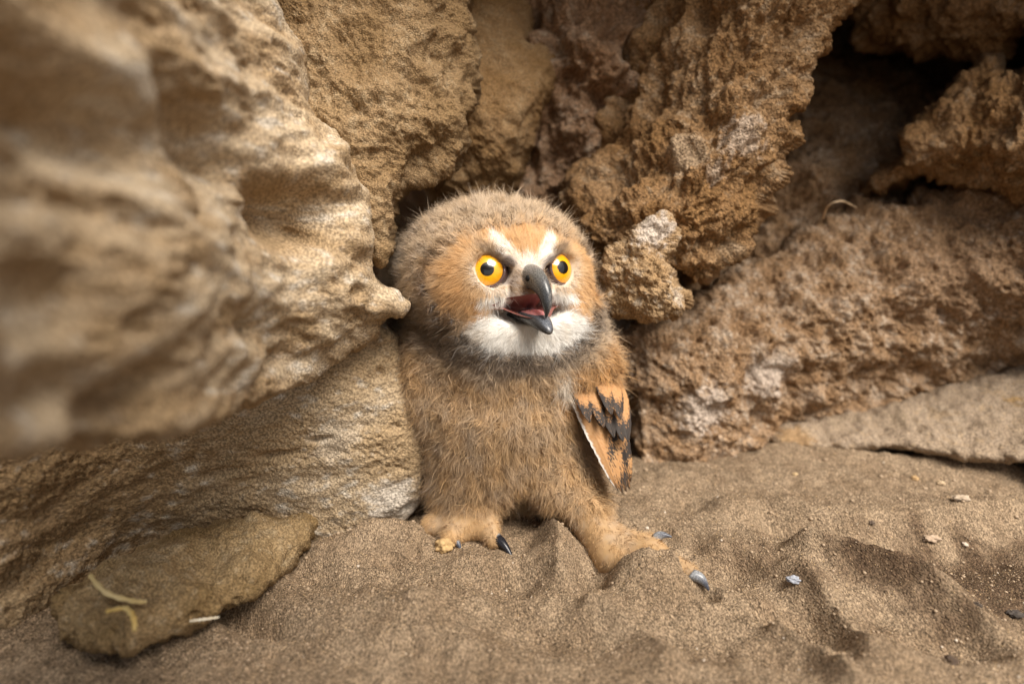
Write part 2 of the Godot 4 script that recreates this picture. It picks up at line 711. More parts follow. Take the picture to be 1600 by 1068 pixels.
func owl_field(p: Vector3) -> float:
	var d := 1.0
	for s in solids:
		var e: float
		if s[0] == 0:
			e = ell(s[2] * (p - s[1]), s[3])
		else:
			var ab: Vector3 = s[2] - s[1]
			var t := clampf((p - s[1]).dot(ab) / ab.length_squared(), 0.0, 1.0)
			e = p.distance_to(s[1] + ab * t) - lerpf(s[3], s[4], t)
		var k := 0.016
		var h := maxf(k - absf(d - e), 0.0) / k
		d = minf(d, e) - h * h * k * 0.25
	for s in cuts:
		var e := -ell(s[2] * (p - s[1]), s[3])
		var k := 0.006
		var h := maxf(k - absf(d - e), 0.0) / k
		d = maxf(d, e) + h * h * k * 0.25
	for s in brows:
		var ab: Vector3 = s[1] - s[0]
		var t := clampf((p - s[0]).dot(ab) / ab.length_squared(), 0.0, 1.0)
		var e := p.distance_to(s[0] + ab * t) - lerpf(s[2], s[3], t)
		var k := 0.004
		var h := maxf(k - absf(d - e), 0.0) / k
		d = minf(d, e) - h * h * k * 0.25
	return d

# surface nets over the cells near the surface
func net(lo: Vector3, hi: Vector3, cell: float) -> Array:
	var nx := int((hi.x - lo.x) / cell) + 1
	var ny := int((hi.y - lo.y) / cell) + 1
	var nz := int((hi.z - lo.z) / cell) + 1
	var f := PackedFloat32Array()
	f.resize(nx * ny * nz)
	f.fill(1.0)
	var done := PackedByteArray()
	done.resize(nx * ny * nz)
	var blk := 4
	var live := []
	for bz in range(0, nz - 1, blk):
		for by in range(0, ny - 1, blk):
			for bx in range(0, nx - 1, blk):
				var c := lo + Vector3(bx + 2, by + 2, bz + 2) * cell
				var d := owl_field(c)
				if absf(d) < cell * blk * 1.25:
					live.append([bx, by, bz])
				else:
					if d < 0.0:
						for z in range(bz, mini(bz + blk + 1, nz)):
							for y in range(by, mini(by + blk + 1, ny)):
								for x in range(bx, mini(bx + blk + 1, nx)):
									var q := (z * ny + y) * nx + x
									if not done[q]: f[q] = -1.0
	for b in live:
		for z in range(b[2], mini(b[2] + blk + 1, nz)):
			for y in range(b[1], mini(b[1] + blk + 1, ny)):
				for x in range(b[0], mini(b[0] + blk + 1, nx)):
					var q := (z * ny + y) * nx + x
					if not done[q]:
						done[q] = 1
						f[q] = owl_field(lo + Vector3(x, y, z) * cell)
	var at := {}
	var v := PackedVector3Array()
	var corner := [[0, 0, 0], [1, 0, 0], [0, 1, 0], [1, 1, 0], [0, 0, 1], [1, 0, 1], [0, 1, 1], [1, 1, 1]]
	var edges := [[0, 1], [2, 3], [4, 5], [6, 7], [0, 2], [1, 3], [4, 6], [5, 7], [0, 4], [1, 5], [2, 6], [3, 7]]
	for b in live:
		for z in range(b[2], mini(b[2] + blk, nz - 1)):
			for y in range(b[1], mini(b[1] + blk, ny - 1)):
				for x in range(b[0], mini(b[0] + blk, nx - 1)):
					var g := PackedFloat32Array()
					var neg := 0
					for k in corner:
						var q: float = f[((z + k[2]) * ny + y + k[1]) * nx + x + k[0]]
						g.append(q)
						if q < 0.0: neg += 1
					if neg == 0 or neg == 8: continue
					var s := Vector3.ZERO
					var m := 0
					for e in edges:
						var a: float = g[e[0]]
						var c: float = g[e[1]]
						if (a < 0.0) == (c < 0.0): continue
						var t := a / (a - c)
						var ca = corner[e[0]]
						var cb = corner[e[1]]
						s += Vector3(ca[0], ca[1], ca[2]).lerp(Vector3(cb[0], cb[1], cb[2]), t)
						m += 1
					at[(z * ny + y) * nx + x] = v.size()
					v.append(lo + (Vector3(x, y, z) + s / m) * cell)
	var idx := PackedInt32Array()
	var step := [1, nx, nx * ny]
	for q: int in at.keys():
		for k in 3:
			var a := f[q]
			var c := f[q + step[k]]
			if (a < 0.0) == (c < 0.0): continue
			var u: int = step[(k + 1) % 3]
			var w: int = step[(k + 2) % 3]
			if not (at.has(q - u) and at.has(q - w) and at.has(q - u - w)): continue
			var i0: int = at[q]
			var i1: int = at[q - u]
			var i2: int = at[q - u - w]
			var i3: int = at[q - w]
			if a < 0.0: idx.append_array([i0, i1, i2, i0, i2, i3])
			else: idx.append_array([i0, i2, i1, i0, i3, i2])
	return [v, idx]

# where a point of the head lies on the face, and what grows there: [colour, length, direction, keep]
var down_noise: FastNoiseLite
var fleck: FastNoiseLite
var tuft: FastNoiseLite

const BUFF := Color(0.46, 0.335, 0.21)
const GREYISH := Color(0.47, 0.37, 0.27)
const RUST := Color(0.56, 0.32, 0.135)
const SNOW := Color(0.87, 0.85, 0.80)
const SOOT := Color(0.055, 0.042, 0.036)
const FAWN := Color(0.55, 0.36, 0.185)
const EYE_X := 0.0290
const EYE_Y := 0.0015
const EYE_Z := 0.0655
const FACE_DROP := Vector3(0, -0.009, 0)

func seg(p: Vector2, a: Vector2, b: Vector2) -> float:
	var e := b - a
	var t := clampf((p - a).dot(e) / e.length_squared(), 0.0, 1.0)
	return p.distance_to(a + e * t)

func coat(p: Vector3, n: Vector3, down: Vector3) -> Array:
	var l := head.affine_inverse() * p - FACE_DROP
	var nz := down_noise.get_noise_3dv(p)
	var fl := fleck.get_noise_3dv(p)
	var on_head := 1.0 - sstep(-0.062, -0.082, l.y - 0.15 * maxf(0.0, -l.z)) 
	on_head = sstep(-0.092, -0.078, l.y)
	if l.y < -0.02: on_head *= 1.0 - sstep(1.18, 1.38, sqrt(pow(l.x / 0.071, 2.0) + pow((l.y + 0.020) / 0.054, 2.0)))
	# body
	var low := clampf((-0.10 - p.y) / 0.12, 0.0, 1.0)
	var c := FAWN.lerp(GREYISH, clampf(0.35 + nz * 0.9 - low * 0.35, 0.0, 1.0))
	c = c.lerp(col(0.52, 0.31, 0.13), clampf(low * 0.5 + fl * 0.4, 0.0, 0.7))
	var sh := (p - cam_point(928, 590, 0.50)).length()
	var flesh := 1.0 - sstep(0.026, 0.045, sh + nz * 0.012)
	c = c.lerp(col(0.52, 0.285, 0.11).lerp(col(0.58, 0.38, 0.2), clampf(0.4 + nz + fl, 0.0, 1.0)), flesh)
	c = c.lerp(SOOT, flesh * sstep(0.42, 0.55, tuft.get_noise_3dv(p * 1.7)))
	var length := lerpf(0.013, 0.015, low) * (1.0 + 0.25 * nz)
	var tu := Geometry3D.get_closest_point_to_segment(p, cam_point(880, 592, 0.44), cam_point(890, 610, 0.53)).distance_to(p)
	c = c.lerp(col(0.74, 0.66, 0.55), 1.0 - sstep(0.005, 0.012, tu + nz * 0.004))
	length *= 1.0 + 0.15 * flesh
	var dir := down
	var keep := 1.0
	var lift := 0.45
	if on_head > 0.0:
		var q := Vector2(absf(l.x), l.y)
		var out := l - Vector3(0, -0.012, 0.05)
		var u := atan2(l.x, l.z)
		var hc := BUFF.lerp(GREYISH, clampf(0.5 + nz * 1.2, 0.0, 1.0))
		var hl := 0.0105
		var hd := out.normalized() + Vector3(0, 0.15, -0.5)
		var hlift := 0.55
		# the facial disc
		var e := sqrt(pow(u / 1.12, 2.0) + pow((l.y + 0.006) / 0.047, 2.0))
		if l.z < -0.02: e = 3.0
		var disc := 1.0 - sstep(0.80, 1.10, e + nz * 0.12)
		var eye := Vector2(EYE_X, EYE_Y)
		var de := q.distance_to(eye)
		var rc := RUST.lerp(col(0.60, 0.41, 0.23), clampf(0.3 + nz * 0.5 + fl * 0.4, 0.0, 1.0))
		rc = rc.lerp(col(0.63, 0.45, 0.27), 1.0 - sstep(0.016, 0.028, de))
		hc = hc.lerp(rc, disc)
		if disc > 0.4:
			var from := Vector2(EYE_X * signf(l.x), EYE_Y)
			var o2 := Vector2(l.x, l.y) - from
			if absf(l.x) < EYE_X * 0.8: o2 = Vector2(l.x * 1.4, l.y + 0.012)
			hd = Vector3(o2.x, o2.y, -0.25 * o2.length()).normalized()
			hl = 0.0075
			hlift = 0.22
		# dark rim line at the sides
		var rim := (1.0 - sstep(0.0, 0.07, absf(e - 1.0))) * sstep(0.75, 0.95, absf(u)) * sstep(-0.06, -0.03, l.y) * (1.0 - sstep(0.02, 0.04, l.y))
		hc = hc.lerp(col(0.13, 0.075, 0.04), rim * 0.75)
		# white brows in a V, white bridge, white cheeks beside the beak, white bib
		var white := 0.0
		white = maxf(white, (0.85 + fl * 1.0) * (1.0 - sstep(0.002, 0.0055, seg(q, Vector2(0.0085, 0.003), Vector2(0.0245, 0.0250)) - 0.002)))
		white = maxf(white, 0.8 * (1.0 - sstep(0.003, 0.008, seg(q, Vector2(0.0, -0.004), Vector2(0.0, 0.006)))))
		white = maxf(white, 1.0 - sstep(0.003, 0.006, seg(q, Vector2(0.013, -0.0205), Vector2(0.038, -0.0225)) - 0.0005))
		white = maxf(white, 0.6 * (1.0 - sstep(0.0150, 0.0180, de)) * sstep(-0.004, 0.006, -(l.y - EYE_Y) + 0.4 * (q.x - EYE_X)))
		var bib := pow(q.x / 0.053, 2.0) + pow((l.y + 0.0490) / 0.0205, 2.0)
		white = maxf(white, 1.0 - sstep(0.8, 1.1, bib + nz * 0.25))
		white = clampf(white, 0.0, 1.0)
		if l.z < 0.015: white = 0.0
		hc = hc.lerp(SNOW.lerp(col(0.76, 0.66, 0.53), clampf(nz * 1.5, 0.0, 0.5)), white)
		if bib < 1.1:
			hl = 0.0072
			hd = Vector3(l.x * 1.3, l.y + 0.036, 0.01 - 0.2).normalized() if false else Vector3(l.x * 1.4, (l.y + 0.034) * 1.2, -0.012).normalized()
			hlift = 0.24
		# bristles and dark lores between eye and beak, dark brow line over the eye
		var lore := 1.0 - sstep(0.0035, 0.0085, seg(q, Vector2(0.0135, -0.012), Vector2(0.0165, 0.003)))
		hc = hc.lerp(col(0.20, 0.13, 0.115), lore * clampf(0.55 + fl * 0.9, 0.0, 0.9))
		if q.x > 0.007 and q.x < 0.019 and l.y < 0.002 and l.y > -0.021 and l.z > 0.04:
			hd = Vector3(-0.45 * signf(l.x), -0.45, 0.55).normalized()
			hl = 0.0095
			hlift = 0.3
			if white < 0.5: hc = hc.lerp(col(0.55, 0.47, 0.40), clampf(0.2 + fl * 1.8, 0.0, 0.8))
		var lash := 1.0 - sstep(0.0016, 0.0042, seg(q, Vector2(0.0160, 0.006), Vector2(0.038, 0.0205)))
		hc = hc.lerp(col(0.09, 0.06, 0.05), lash * 0.6)
		# dark ruff under the bib
		var ring := sqrt(pow(q.x / 0.071, 2.0) + pow((l.y + 0.020) / 0.054, 2.0))
		var ruff := (1.0 - sstep(0.07, 0.20, absf(ring - 1.02 + nz * 0.08))) * sstep(-0.02, -0.04, l.y) * sstep(-0.01, 0.02, l.z)
		hc = hc.lerp(SOOT.lerp(GREYISH, clampf(0.22 + fl * 1.5, 0.0, 1.0)), ruff * clampf(0.95 + fl, 0.0, 1.0))
		if ring > 0.9 and l.y < -0.02:
			hl = 0.011
			hlift = 0.5
		if l.y > 0.045: hl = 0.0125
		var shut := Vector3(l.x - EYE_X * signf(l.x), (l.y - EYE_Y) * (1.13 if l.y > EYE_Y else 1.0), 0.0).length()
		if shut < 0.0145 and l.z > 0.02 and seg(q, Vector2(0.0155, 0.0070), Vector2(0.037, 0.0205)) > 0.0040: keep = 0.0
		if l.z > 0.04 and q.x < 0.0095 and l.y < -0.007 and l.y > -0.046: keep = 0.0
		if l.z > 0.03 and q.x < 0.031 and l.y > -0.0335 - 0.006 * sstep(0.022, 0.010, q.x) and l.y < -0.0265 + 0.004 * sstep(0.03, 0.012, q.x): keep = 0.0
		c = c.lerp(hc, on_head)
		length = lerpf(length, hl, on_head)
		dir = dir.lerp(head.basis * hd, on_head)
		lift = lerpf(lift, hlift, on_head)
	return [c, length, dir, keep, lift]

func loft(path: Array, turns: int, shade: Callable) -> Array:
	# path: [centre, side axis * half width, up axis * half height]
	var v := PackedVector3Array()
	var c := PackedColorArray()
	var idx := PackedInt32Array()
	for k in path.size():
		for i in turns:
			var a := TAU * i / turns
			v.append(path[k][0] + path[k][1] * cos(a) + path[k][2] * sin(a))
			c.append(shade.call(float(k) / (path.size() - 1), a))
	for k in path.size() - 1:
		for i in turns:
			var a := k * turns + i
			var b := k * turns + (i + 1) % turns
			idx.append_array([a, b, b + turns, a, b + turns, a + turns])
	for e in [0, path.size() - 1]:
		var t := v.size()
		v.append(path[e][0])
		c.append(shade.call(float(e) / (path.size() - 1), 0.0))
		for i in turns:
			var a: int = e * turns + i
			var b: int = e * turns + (i + 1) % turns
			if e == 0: idx.append_array([t, b, a])
			else: idx.append_array([t, a, b])
	return [v, c, idx]

func spline(keys: Array, n: int) -> Array:
	# keys: arrays of floats, smoothly resampled
	var r := []
	for k in n:
		var t := float(k) / (n - 1) * (keys.size() - 1)
		var i := mini(int(t), keys.size() - 2)
		var f := t - i
		var row := []
		for q in keys[0].size():
			row.append(cubic_interpolate(keys[i][q], keys[i + 1][q], keys[maxi(i - 1, 0)][q], keys[mini(i + 2, keys.size() - 1)][q], f))
		r.append(row)
	return r

func part_of(root: Node3D, called: String, xf: Transform3D, b: Array, m: Material) -> MeshInstance3D:
	var v: PackedVector3Array = b[0]
	v = v.duplicate()
	for i in v.size(): v[i] = xf * v[i] - root.position
	var n := face_normals(v, b[2])
	return put(called, make_mesh(v, n, b[1], b[2], m), root)

func ball_mesh(r: float, rings: int, turns: int, shade: Callable, bulge := 0.0) -> Array:
	# poles on z; shade(angle from +z, turn)
	var v := PackedVector3Array()
	var c := PackedColorArray()
	var idx := PackedInt32Array()
	for k in rings + 1:
		var th := PI * k / rings
		for i in turns:
			var a := TAU * i / turns
			var rr := r * (1.0 + bulge * exp(-th * th * 4.0))
			v.append(Vector3(sin(th) * cos(a), sin(th) * sin(a), cos(th)) * rr)
			c.append(shade.call(th, a))
	for k in rings:
		for i in turns:
			var a := k * turns + i
			var b := k * turns + (i + 1) % turns
			idx.append_array([a, a + turns, b + turns, a, b + turns, b])
	return [v, c, idx]

func owl() -> void:
	var world := Transform3D(view_basis, EYE)
	down_noise = noise(61, 55.0, 3)
	fleck = noise(62, 260.0, 2)
	tuft = noise(63, 120.0, 2)
	var root := Node3D.new()
	root.name = "owl_chick"
	root.position = ground_at(830, 850)
	add_child(root)
	tag(root, "downy buff owl chick with yellow eyes and open beak standing in the crevice", "owl")
	# frame of the head: z looks out of the face
	var face := Vector3(0.385, 0.06, 0.92).normalized()
	var side := Vector3.UP.cross(face).normalized()
	side = side.rotated(face, deg_to_rad(4.0))
	head = Transform3D(Basis(side, face.cross(side).normalized(), face), Vector3(-0.0145, 0.063, -0.528))
	var hb := head.basis
	ball(head.origin + Vector3(0, -0.006, 0), Vector3(0.086, 0.064, 0.074), hb)
	ball(head * Vector3(0, 0.009, -0.015), Vector3(0.078, 0.056, 0.068), hb)
	ball(head * (Vector3(-0.030, -0.006, 0.030) + FACE_DROP), Vector3(0.046, 0.046, 0.038), hb)
	ball(head * (Vector3(0.030, -0.006, 0.030) + FACE_DROP), Vector3(0.046, 0.046, 0.038), hb)
	ball(head * (Vector3(-0.024, -0.050, 0.040) + FACE_DROP), Vector3(0.026, 0.018, 0.024), hb)
	ball(head * (Vector3(0.024, -0.050, 0.040) + FACE_DROP), Vector3(0.026, 0.018, 0.024), hb)
	ball(cam_point(802, 500, 0.528), Vector3(0.081, 0.044, 0.064))
	ball(cam_point(672, 455, 0.575), Vector3(0.045, 0.070, 0.045))
	ball(cam_point(790, 545, 0.535), Vector3(0.080, 0.042, 0.066))
	ball(cam_point(788, 640, 0.545), Vector3(0.084, 0.075, 0.070))
	ball(cam_point(690, 590, 0.545), Vector3(0.053, 0.070, 0.054))
	ball(cam_point(802, 572, 0.540), Vector3(0.086, 0.042, 0.066))
	ball(cam_point(920, 578, 0.515), Vector3(0.024, 0.034, 0.025))
	ball(cam_point(905, 620, 0.555), Vector3(0.034, 0.060, 0.045))
	ball(cam_point(770, 710, 0.55), Vector3(0.066, 0.060, 0.062))
	ball(cam_point(728, 755, 0.535), Vector3(0.034, 0.042, 0.036))
	ball(cam_point(865, 735, 0.53), Vector3(0.040, 0.044, 0.038))
	limb(cam_point(890, 760, 0.515), cam_point(958, 866, 0.476), 0.023, 0.0155)
	limb(cam_point(958, 866, 0.476), cam_point(1015, 866, 0.460), 0.014, 0.0095)
	limb(cam_point(1015, 866, 0.460), cam_point(1078, 896, 0.4385), 0.0095, 0.0075)
	limb(cam_point(960, 862, 0.478), cam_point(1022, 842, 0.488), 0.012, 0.006)
	limb(cam_point(740, 770, 0.53), cam_point(745, 812, 0.515), 0.020, 0.014)
	limb(cam_point(752, 802, 0.51), cam_point(773, 842, 0.487), 0.0128, 0.0088)
	limb(cam_point(740, 806, 0.512), cam_point(704, 840, 0.490), 0.0128, 0.0092)
	limb(cam_point(725, 806, 0.52), cam_point(672, 820, 0.508), 0.0125, 0.0095)
	# sockets and the gape
	for s in [-1.0, 1.0]:
		cuts.append([0, head * (Vector3(EYE_X * s, EYE_Y, EYE_Z + 0.003) + FACE_DROP), hb.inverse(), Vector3(0.0145, 0.0145, 0.017)])
	cuts.append([0, cam_point(818, 822, 0.49), Basis(), Vector3(0.020, 0.030, 0.05)])
	cuts.append([0, head * (Vector3(0, -0.0325, 0.076) + FACE_DROP), hb.inverse(), Vector3(0.035, 0.0105, 0.030)])
	for s in [-1.0, 1.0]:
		brows.append([head * (Vector3(0.0155 * s, 0.0070, EYE_Z + 0.0070) + FACE_DROP), head * (Vector3(0.0370 * s, 0.0205, EYE_Z - 0.0035) + FACE_DROP), 0.0042, 0.0030])
	var built := net(Vector3(-0.14, -0.22, -0.64), Vector3(0.18, 0.15, -0.42), OWL_CELL)
	var v: PackedVector3Array = built[0]
	var idx: PackedInt32Array = built[1]
	var n := face_normals(v, idx)
	var down := (view_basis.inverse() * Vector3(0, -1, 0)).normalized()
	var c := PackedColorArray()
	for i in v.size():
		var k := coat(v[i], n[i], down)
		c.append(k[0] * 0.8)
	var wv := PackedVector3Array()
	var wn := PackedVector3Array()
	for i in v.size():
		wv.append(world * v[i] - root.position)
		wn.append(view_basis * n[i])
	put("body", make_mesh(wv, wn, c, idx, M.skin), root)
	plumage(root, v, n, idx, down, world)
	owl_face(root, world)
	owl_feet(root, world)
	owl_wing(root, world)

func plumage(root: Node3D, v: PackedVector3Array, n: PackedVector3Array, idx: PackedInt32Array, down: Vector3, world: Transform3D) -> void:
	var total := 0.0
	var cum := PackedFloat32Array()
	for i in range(0, idx.size(), 3):
		var a := (v[idx[i + 1]] - v[idx[i]]).cross(v[idx[i + 2]] - v[idx[i]]).length()
		var facing := n[idx[i]].z
		a *= 0.25 if facing < -0.3 else 1.0
		var hl := head.affine_inverse() * v[idx[i]]
		if hl.z > 0.02 and hl.y > -0.085: a *= 2.4
		total += a
		cum.append(total)
	var count := 340000
	var sv := PackedVector3Array()
	var sn := PackedVector3Array()
	var sc := PackedColorArray()
	var si := PackedInt32Array()
	var tri := 0
	for k in count:
		var want := (k + rng.randf()) / count * total
		while tri < cum.size() - 1 and cum[tri] < want: tri += 1
		var i := tri * 3
		var r1 := sqrt(rng.randf())
		var r2 := rng.randf()
		var a := 1.0 - r1
		var b := r1 * (1.0 - r2)
		var g := r1 * r2
		var p := v[idx[i]] * a + v[idx[i + 1]] * b + v[idx[i + 2]] * g
		var nn := (n[idx[i]] * a + n[idx[i + 1]] * b + n[idx[i + 2]] * g).normalized()
		var z := coat(p, nn, down)
		if z[3] <= 0.0: continue
		var length: float = z[1] * rng.randf_range(0.6, 1.35) * (1.6 if rng.randf() < 0.06 else 1.0)
		var dir: Vector3 = z[2]
		var lift: float = z[4]
		# feet carry short bristly down
		if p.y < -0.142 and p.z > -0.53:
			length *= 0.30
			lift = 0.42
		var wild := 0.55 if lift > 0.3 else 0.2
		var tw := Vector3(tuft.get_noise_3d(p.x, p.y, p.z), tuft.get_noise_3d(p.x + 3.0, p.y, p.z), tuft.get_noise_3d(p.x, p.y + 3.0, p.z))
		dir = (dir - nn * dir.dot(nn)).normalized()
		var cell := (p / 0.0075 + tw * 0.7).floor()
		var h1 := fposmod(sin(cell.dot(Vector3(12.9, 78.2, 37.7))) * 43758.5, 1.0)
		var h2 := fposmod(sin(cell.dot(Vector3(39.3, 11.1, 83.1))) * 24634.6, 1.0)
		var pull := ((cell + Vector3(0.2 + 0.6 * h1, 0.2 + 0.6 * h2, 0.5)) * 0.0075 - p) / 0.0075
		pull -= nn * pull.dot(nn)
		var clump := 0.9 if lift > 0.42 else 0.25
		var jit := Vector3(rng.randfn(), rng.randfn(), rng.randfn()) * 0.16
		var d0 := (dir * (1.0 - lift) + nn * lift + tw * wild * 1.6 + jit).normalized()
		var d1 := (dir * (1.25 - lift) + nn * lift * 0.5 + tw * wild * 2.2 + jit * 1.6 + down * 0.12 + pull * clump).normalized()
		var p0 := p - nn * 0.001
		var p1 := p0 + d0 * length * 0.5
		var p2 := p1 + d1 * length * 0.5
		var wdir := d0.cross(Vector3(rng.randfn(), rng.randfn(), rng.randfn()) * 0.5 + nn).normalized()
		if d0.cross(wdir).dot(nn) < 0.0: wdir = -wdir
		var width := rng.randf_range(0.00010, 0.00023) * (0.62 if lift < 0.42 else 1.0)
		var tone: Color = z[0]
		var br := rng.randf_range(0.82, 1.16) * (1.0 + (h1 - 0.5) * (0.36 if clump > 0.5 else 0.1))
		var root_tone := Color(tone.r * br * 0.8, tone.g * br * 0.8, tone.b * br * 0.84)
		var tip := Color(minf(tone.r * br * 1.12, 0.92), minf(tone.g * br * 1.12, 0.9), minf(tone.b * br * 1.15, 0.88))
		var s := sv.size()
		var shade := (nn * 0.75 + d0.cross(wdir) * 0.35 + jit).normalized()
		shade = view_basis * shade
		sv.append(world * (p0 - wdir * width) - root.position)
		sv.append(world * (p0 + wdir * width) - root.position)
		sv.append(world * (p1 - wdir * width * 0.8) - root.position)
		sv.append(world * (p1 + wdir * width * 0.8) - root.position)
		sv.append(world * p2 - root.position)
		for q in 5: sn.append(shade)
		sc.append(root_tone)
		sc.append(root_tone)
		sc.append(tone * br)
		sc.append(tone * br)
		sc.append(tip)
		si.append_array([s, s + 3, s + 1, s, s + 2, s + 3, s + 2, s + 4, s + 3])
	var o := put("down", make_mesh(sv, sn, sc, si, M.fur), root)
	o.set_meta("kind", "stuff")

func owl_face(root: Node3D, world: Transform3D) -> void:
	var hw := world * head * Transform3D(Basis(), FACE_DROP)
	for s in [-1.0, 1.0]:
		var axis_dir := Vector3(sin(deg_to_rad(20.0)) * s, 0.02, cos(deg_to_rad(20.0)))
		var sx := Vector3.UP.cross(axis_dir).normalized()
		var ef := hw * Transform3D(Basis(sx, axis_dir.cross(sx), axis_dir), Vector3(EYE_X * s, EYE_Y, EYE_Z - 0.0136))
		var streak := noise(71, 3.0, 2)
		var look := Vector3(sin(deg_to_rad(-10.0)), 0.0, cos(deg_to_rad(-10.0))) if s > 0.0 else Vector3(0, 0, 1)
		var b := ball_mesh(0.0190, 100, 90, func(th: float, a: float) -> Color:
			var q := Vector3(sin(th) * cos(a), sin(th) * sin(a), cos(th))
			var tp := q.angle_to(look)
			if tp < 0.30: return Color(0.004, 0.005, 0.007)
			if th > 0.765: return Color(0.06, 0.032, 0.028)
			var k := clampf((tp - 0.262) / 0.5, 0.0, 1.0)
			var y := Color(0.80, 0.39, 0.006).lerp(Color(0.62, 0.25, 0.003), k * k)
			return y * (1.0 + 0.16 * streak.get_noise_2d(cos(a) * 5.0, sin(a) * 5.0)))
		part_of(root, "eye", ef, b, M.eye)
		# the dark bare lid round the eye
		var path := []
		for k in 41:
			var a := TAU * k / 40.0
			var rr := 0.0137
			var up := Vector3(cos(a), sin(a), 0)
			path.append([up * rr + Vector3(0, 0, 0.0134), up * (0.0015 + 0.0007 * maxf(0.0, sin(a))), Vector3(0, 0, 1) * 0.0016])
		var lid := loft(path, 10, func(_t: float, _a: float) -> Color: return Color(0.085, 0.048, 0.045))
		part_of(root, "eyelid", ef, lid, M.wet)
	# upper mandible
	var keys := [[-0.005, 0.060, 0.0088, 0.0108], [-0.0065, 0.076, 0.0083, 0.0104], [-0.0125, 0.0880, 0.0070, 0.0090], [-0.0215, 0.0958, 0.0054, 0.0071], [-0.0305, 0.0980, 0.0040, 0.0052], [-0.037, 0.0965, 0.0020, 0.0026], [-0.0415, 0.0940, 0.0004, 0.0004]]
	var rows := spline(keys, 26)
	var up_path := []
	for k in rows.size():
		var a = rows[maxi(k - 1, 0)]
		var b = rows[mini(k + 1, rows.size() - 1)]
		var t := Vector3(0, b[0] - a[0], b[1] - a[1]).normalized()
		up_path.append([Vector3(0, rows[k][0], rows[k][1]), Vector3(rows[k][2], 0, 0), Vector3(1, 0, 0).cross(t) * -rows[k][3]])
	var bill := loft(up_path, 20, func(t: float, a: float) -> Color:
		var base := Color(0.24, 0.23, 0.215).lerp(Color(0.085, 0.092, 0.105), sstep(0.2, 0.6, t))
		if t > 0.55 and t < 0.8 and cos(a) > -0.2 and sin(a) > 0.3: base = base.lerp(Color(0.4, 0.37, 0.33), 0.5 * (0.5 + 0.5 * sin(t * 90.0 + a * 7.0)))
		return base)
	part_of(root, "upper_beak", hw, bill, M.beak)
	for s in [-1.0, 1.0]:
		var nb := ball_mesh(0.0027, 10, 14, func(_t: float, _a: float) -> Color: return Color(0.006, 0.005, 0.005))
		part_of(root, "nostril", hw * Transform3D(Basis().scaled(Vector3(0.6, 1.0, 1.1)), Vector3(0.0073 * s, -0.0085, 0.0832)), nb, M.skin)
	# lower mandible, a blunt trough
	var lk := [[-0.0335, 0.052, 0.0150, 0.004], [-0.037, 0.066, 0.0125, 0.0055], [-0.0415, 0.080, 0.0098, 0.0062], [-0.0465, 0.0905, 0.0070, 0.0055], [-0.0515, 0.0975, 0.0036, 0.0032], [-0.0530, 0.0995, 0.0006, 0.0008]]
	var lrows := spline(lk, 20)
	var low := []
	for r in lrows: low.append([Vector3(0, r[0], r[1]), Vector3(r[2], 0, 0), Vector3(0, 0.95, 0.3) * r[3]])
	var jaw := loft(low, 20, func(t: float, a: float) -> Color:
		var d := Color(0.075, 0.08, 0.09).lerp(Color(0.15, 0.14, 0.13), sstep(0.8, 1.0, t))
		return d.lerp(Color(0.20, 0.22, 0.26), 0.7) if sin(a) > 0.8 else d)
	part_of(root, "lower_beak", hw, jaw, M.beak)
	var tk := [[-0.033, 0.058, 0.010, 0.002], [-0.0345, 0.070, 0.0085, 0.0028], [-0.0375, 0.082, 0.0062, 0.0028], [-0.0425, 0.0895, 0.0028, 0.0018], [-0.044, 0.091, 0.0004, 0.0004]]
	var tongue := []
	for r in spline(tk, 14): tongue.append([Vector3(0, r[0], r[1]), Vector3(r[2], 0, 0), Vector3(0, 0.95, 0.3) * r[3]])
	part_of(root, "tongue", hw, loft(tongue, 16, func(_t: float, _a: float) -> Color: return Color(0.62, 0.24, 0.24)), M.wet)
	# the fleshy inside of the gape
	var gv := PackedVector3Array()
	var gc := PackedColorArray()
	var gi := PackedInt32Array()
	var across := 33
	var deep := 9
	for i in across:
		var t := -1.0 + 2.0 * i / (across - 1)
		var k := 1.0 - absf(t)
		var x := 0.036 * t
		var zf := 0.0685 + 0.019 * sstep(0.35, 0.9, k)
		var yu := -0.0270 + 0.0055 * sstep(0.0, 0.5, k)
		var yl := -0.0300 - 0.0100 * sstep(0.25, 0.8, k)
		for j in deep:
			var b := float(j) / (deep - 1)
			var inside := sin(b * PI)
			gv.append(Vector3(x * (1.0 - 0.35 * inside), lerpf(yu, yl, b), zf - inside * 0.021 * (0.25 + k)))
			gc.append(Color(0.30, 0.125, 0.105).lerp(Color(0.12, 0.03, 0.03), inside * k))
	for i in across - 1:
		for j in deep - 1:
			var a := i * deep + j
			gi.append_array([a, a + 1, a + deep + 1, a, a + deep + 1, a + deep])
	part_of(root, "mouth", hw, [gv, gc, gi], M.wet)

func claw(root: Node3D, world: Transform3D, a: Vector3, b: Vector3, r: float, pale: bool) -> void:
	var t := (b - a).normalized()
	var sx := t.cross(Vector3.UP).normalized()
	var up := sx.cross(t).normalized()
	var path := []
	for k in 12:
		var f := k / 11.0
		var rr := r * (1.0 - 0.85 * pow(f, 1.6))
		path.append([a.lerp(b, f) + up * sin(f * PI) * r * 0.6, sx * rr, up * rr])
	var body := loft(path, 12, func(f: float, g: float) -> Color:
		if pale: return Color(0.42, 0.44, 0.47).lerp(Color(0.10, 0.11, 0.15), sstep(0.3, 0.9, f + 0.15 * sin(g * 3.0)))
		if f < 0.28 and sin(f * 44.0) > -0.1: return Color(0.62, 0.60, 0.58)
		return Color(0.025, 0.027, 0.034))
	var o := part_of(root, "claw", world, body, M.beak)
	if not pale: o.set_meta("label", "black claw with a white band at its root")

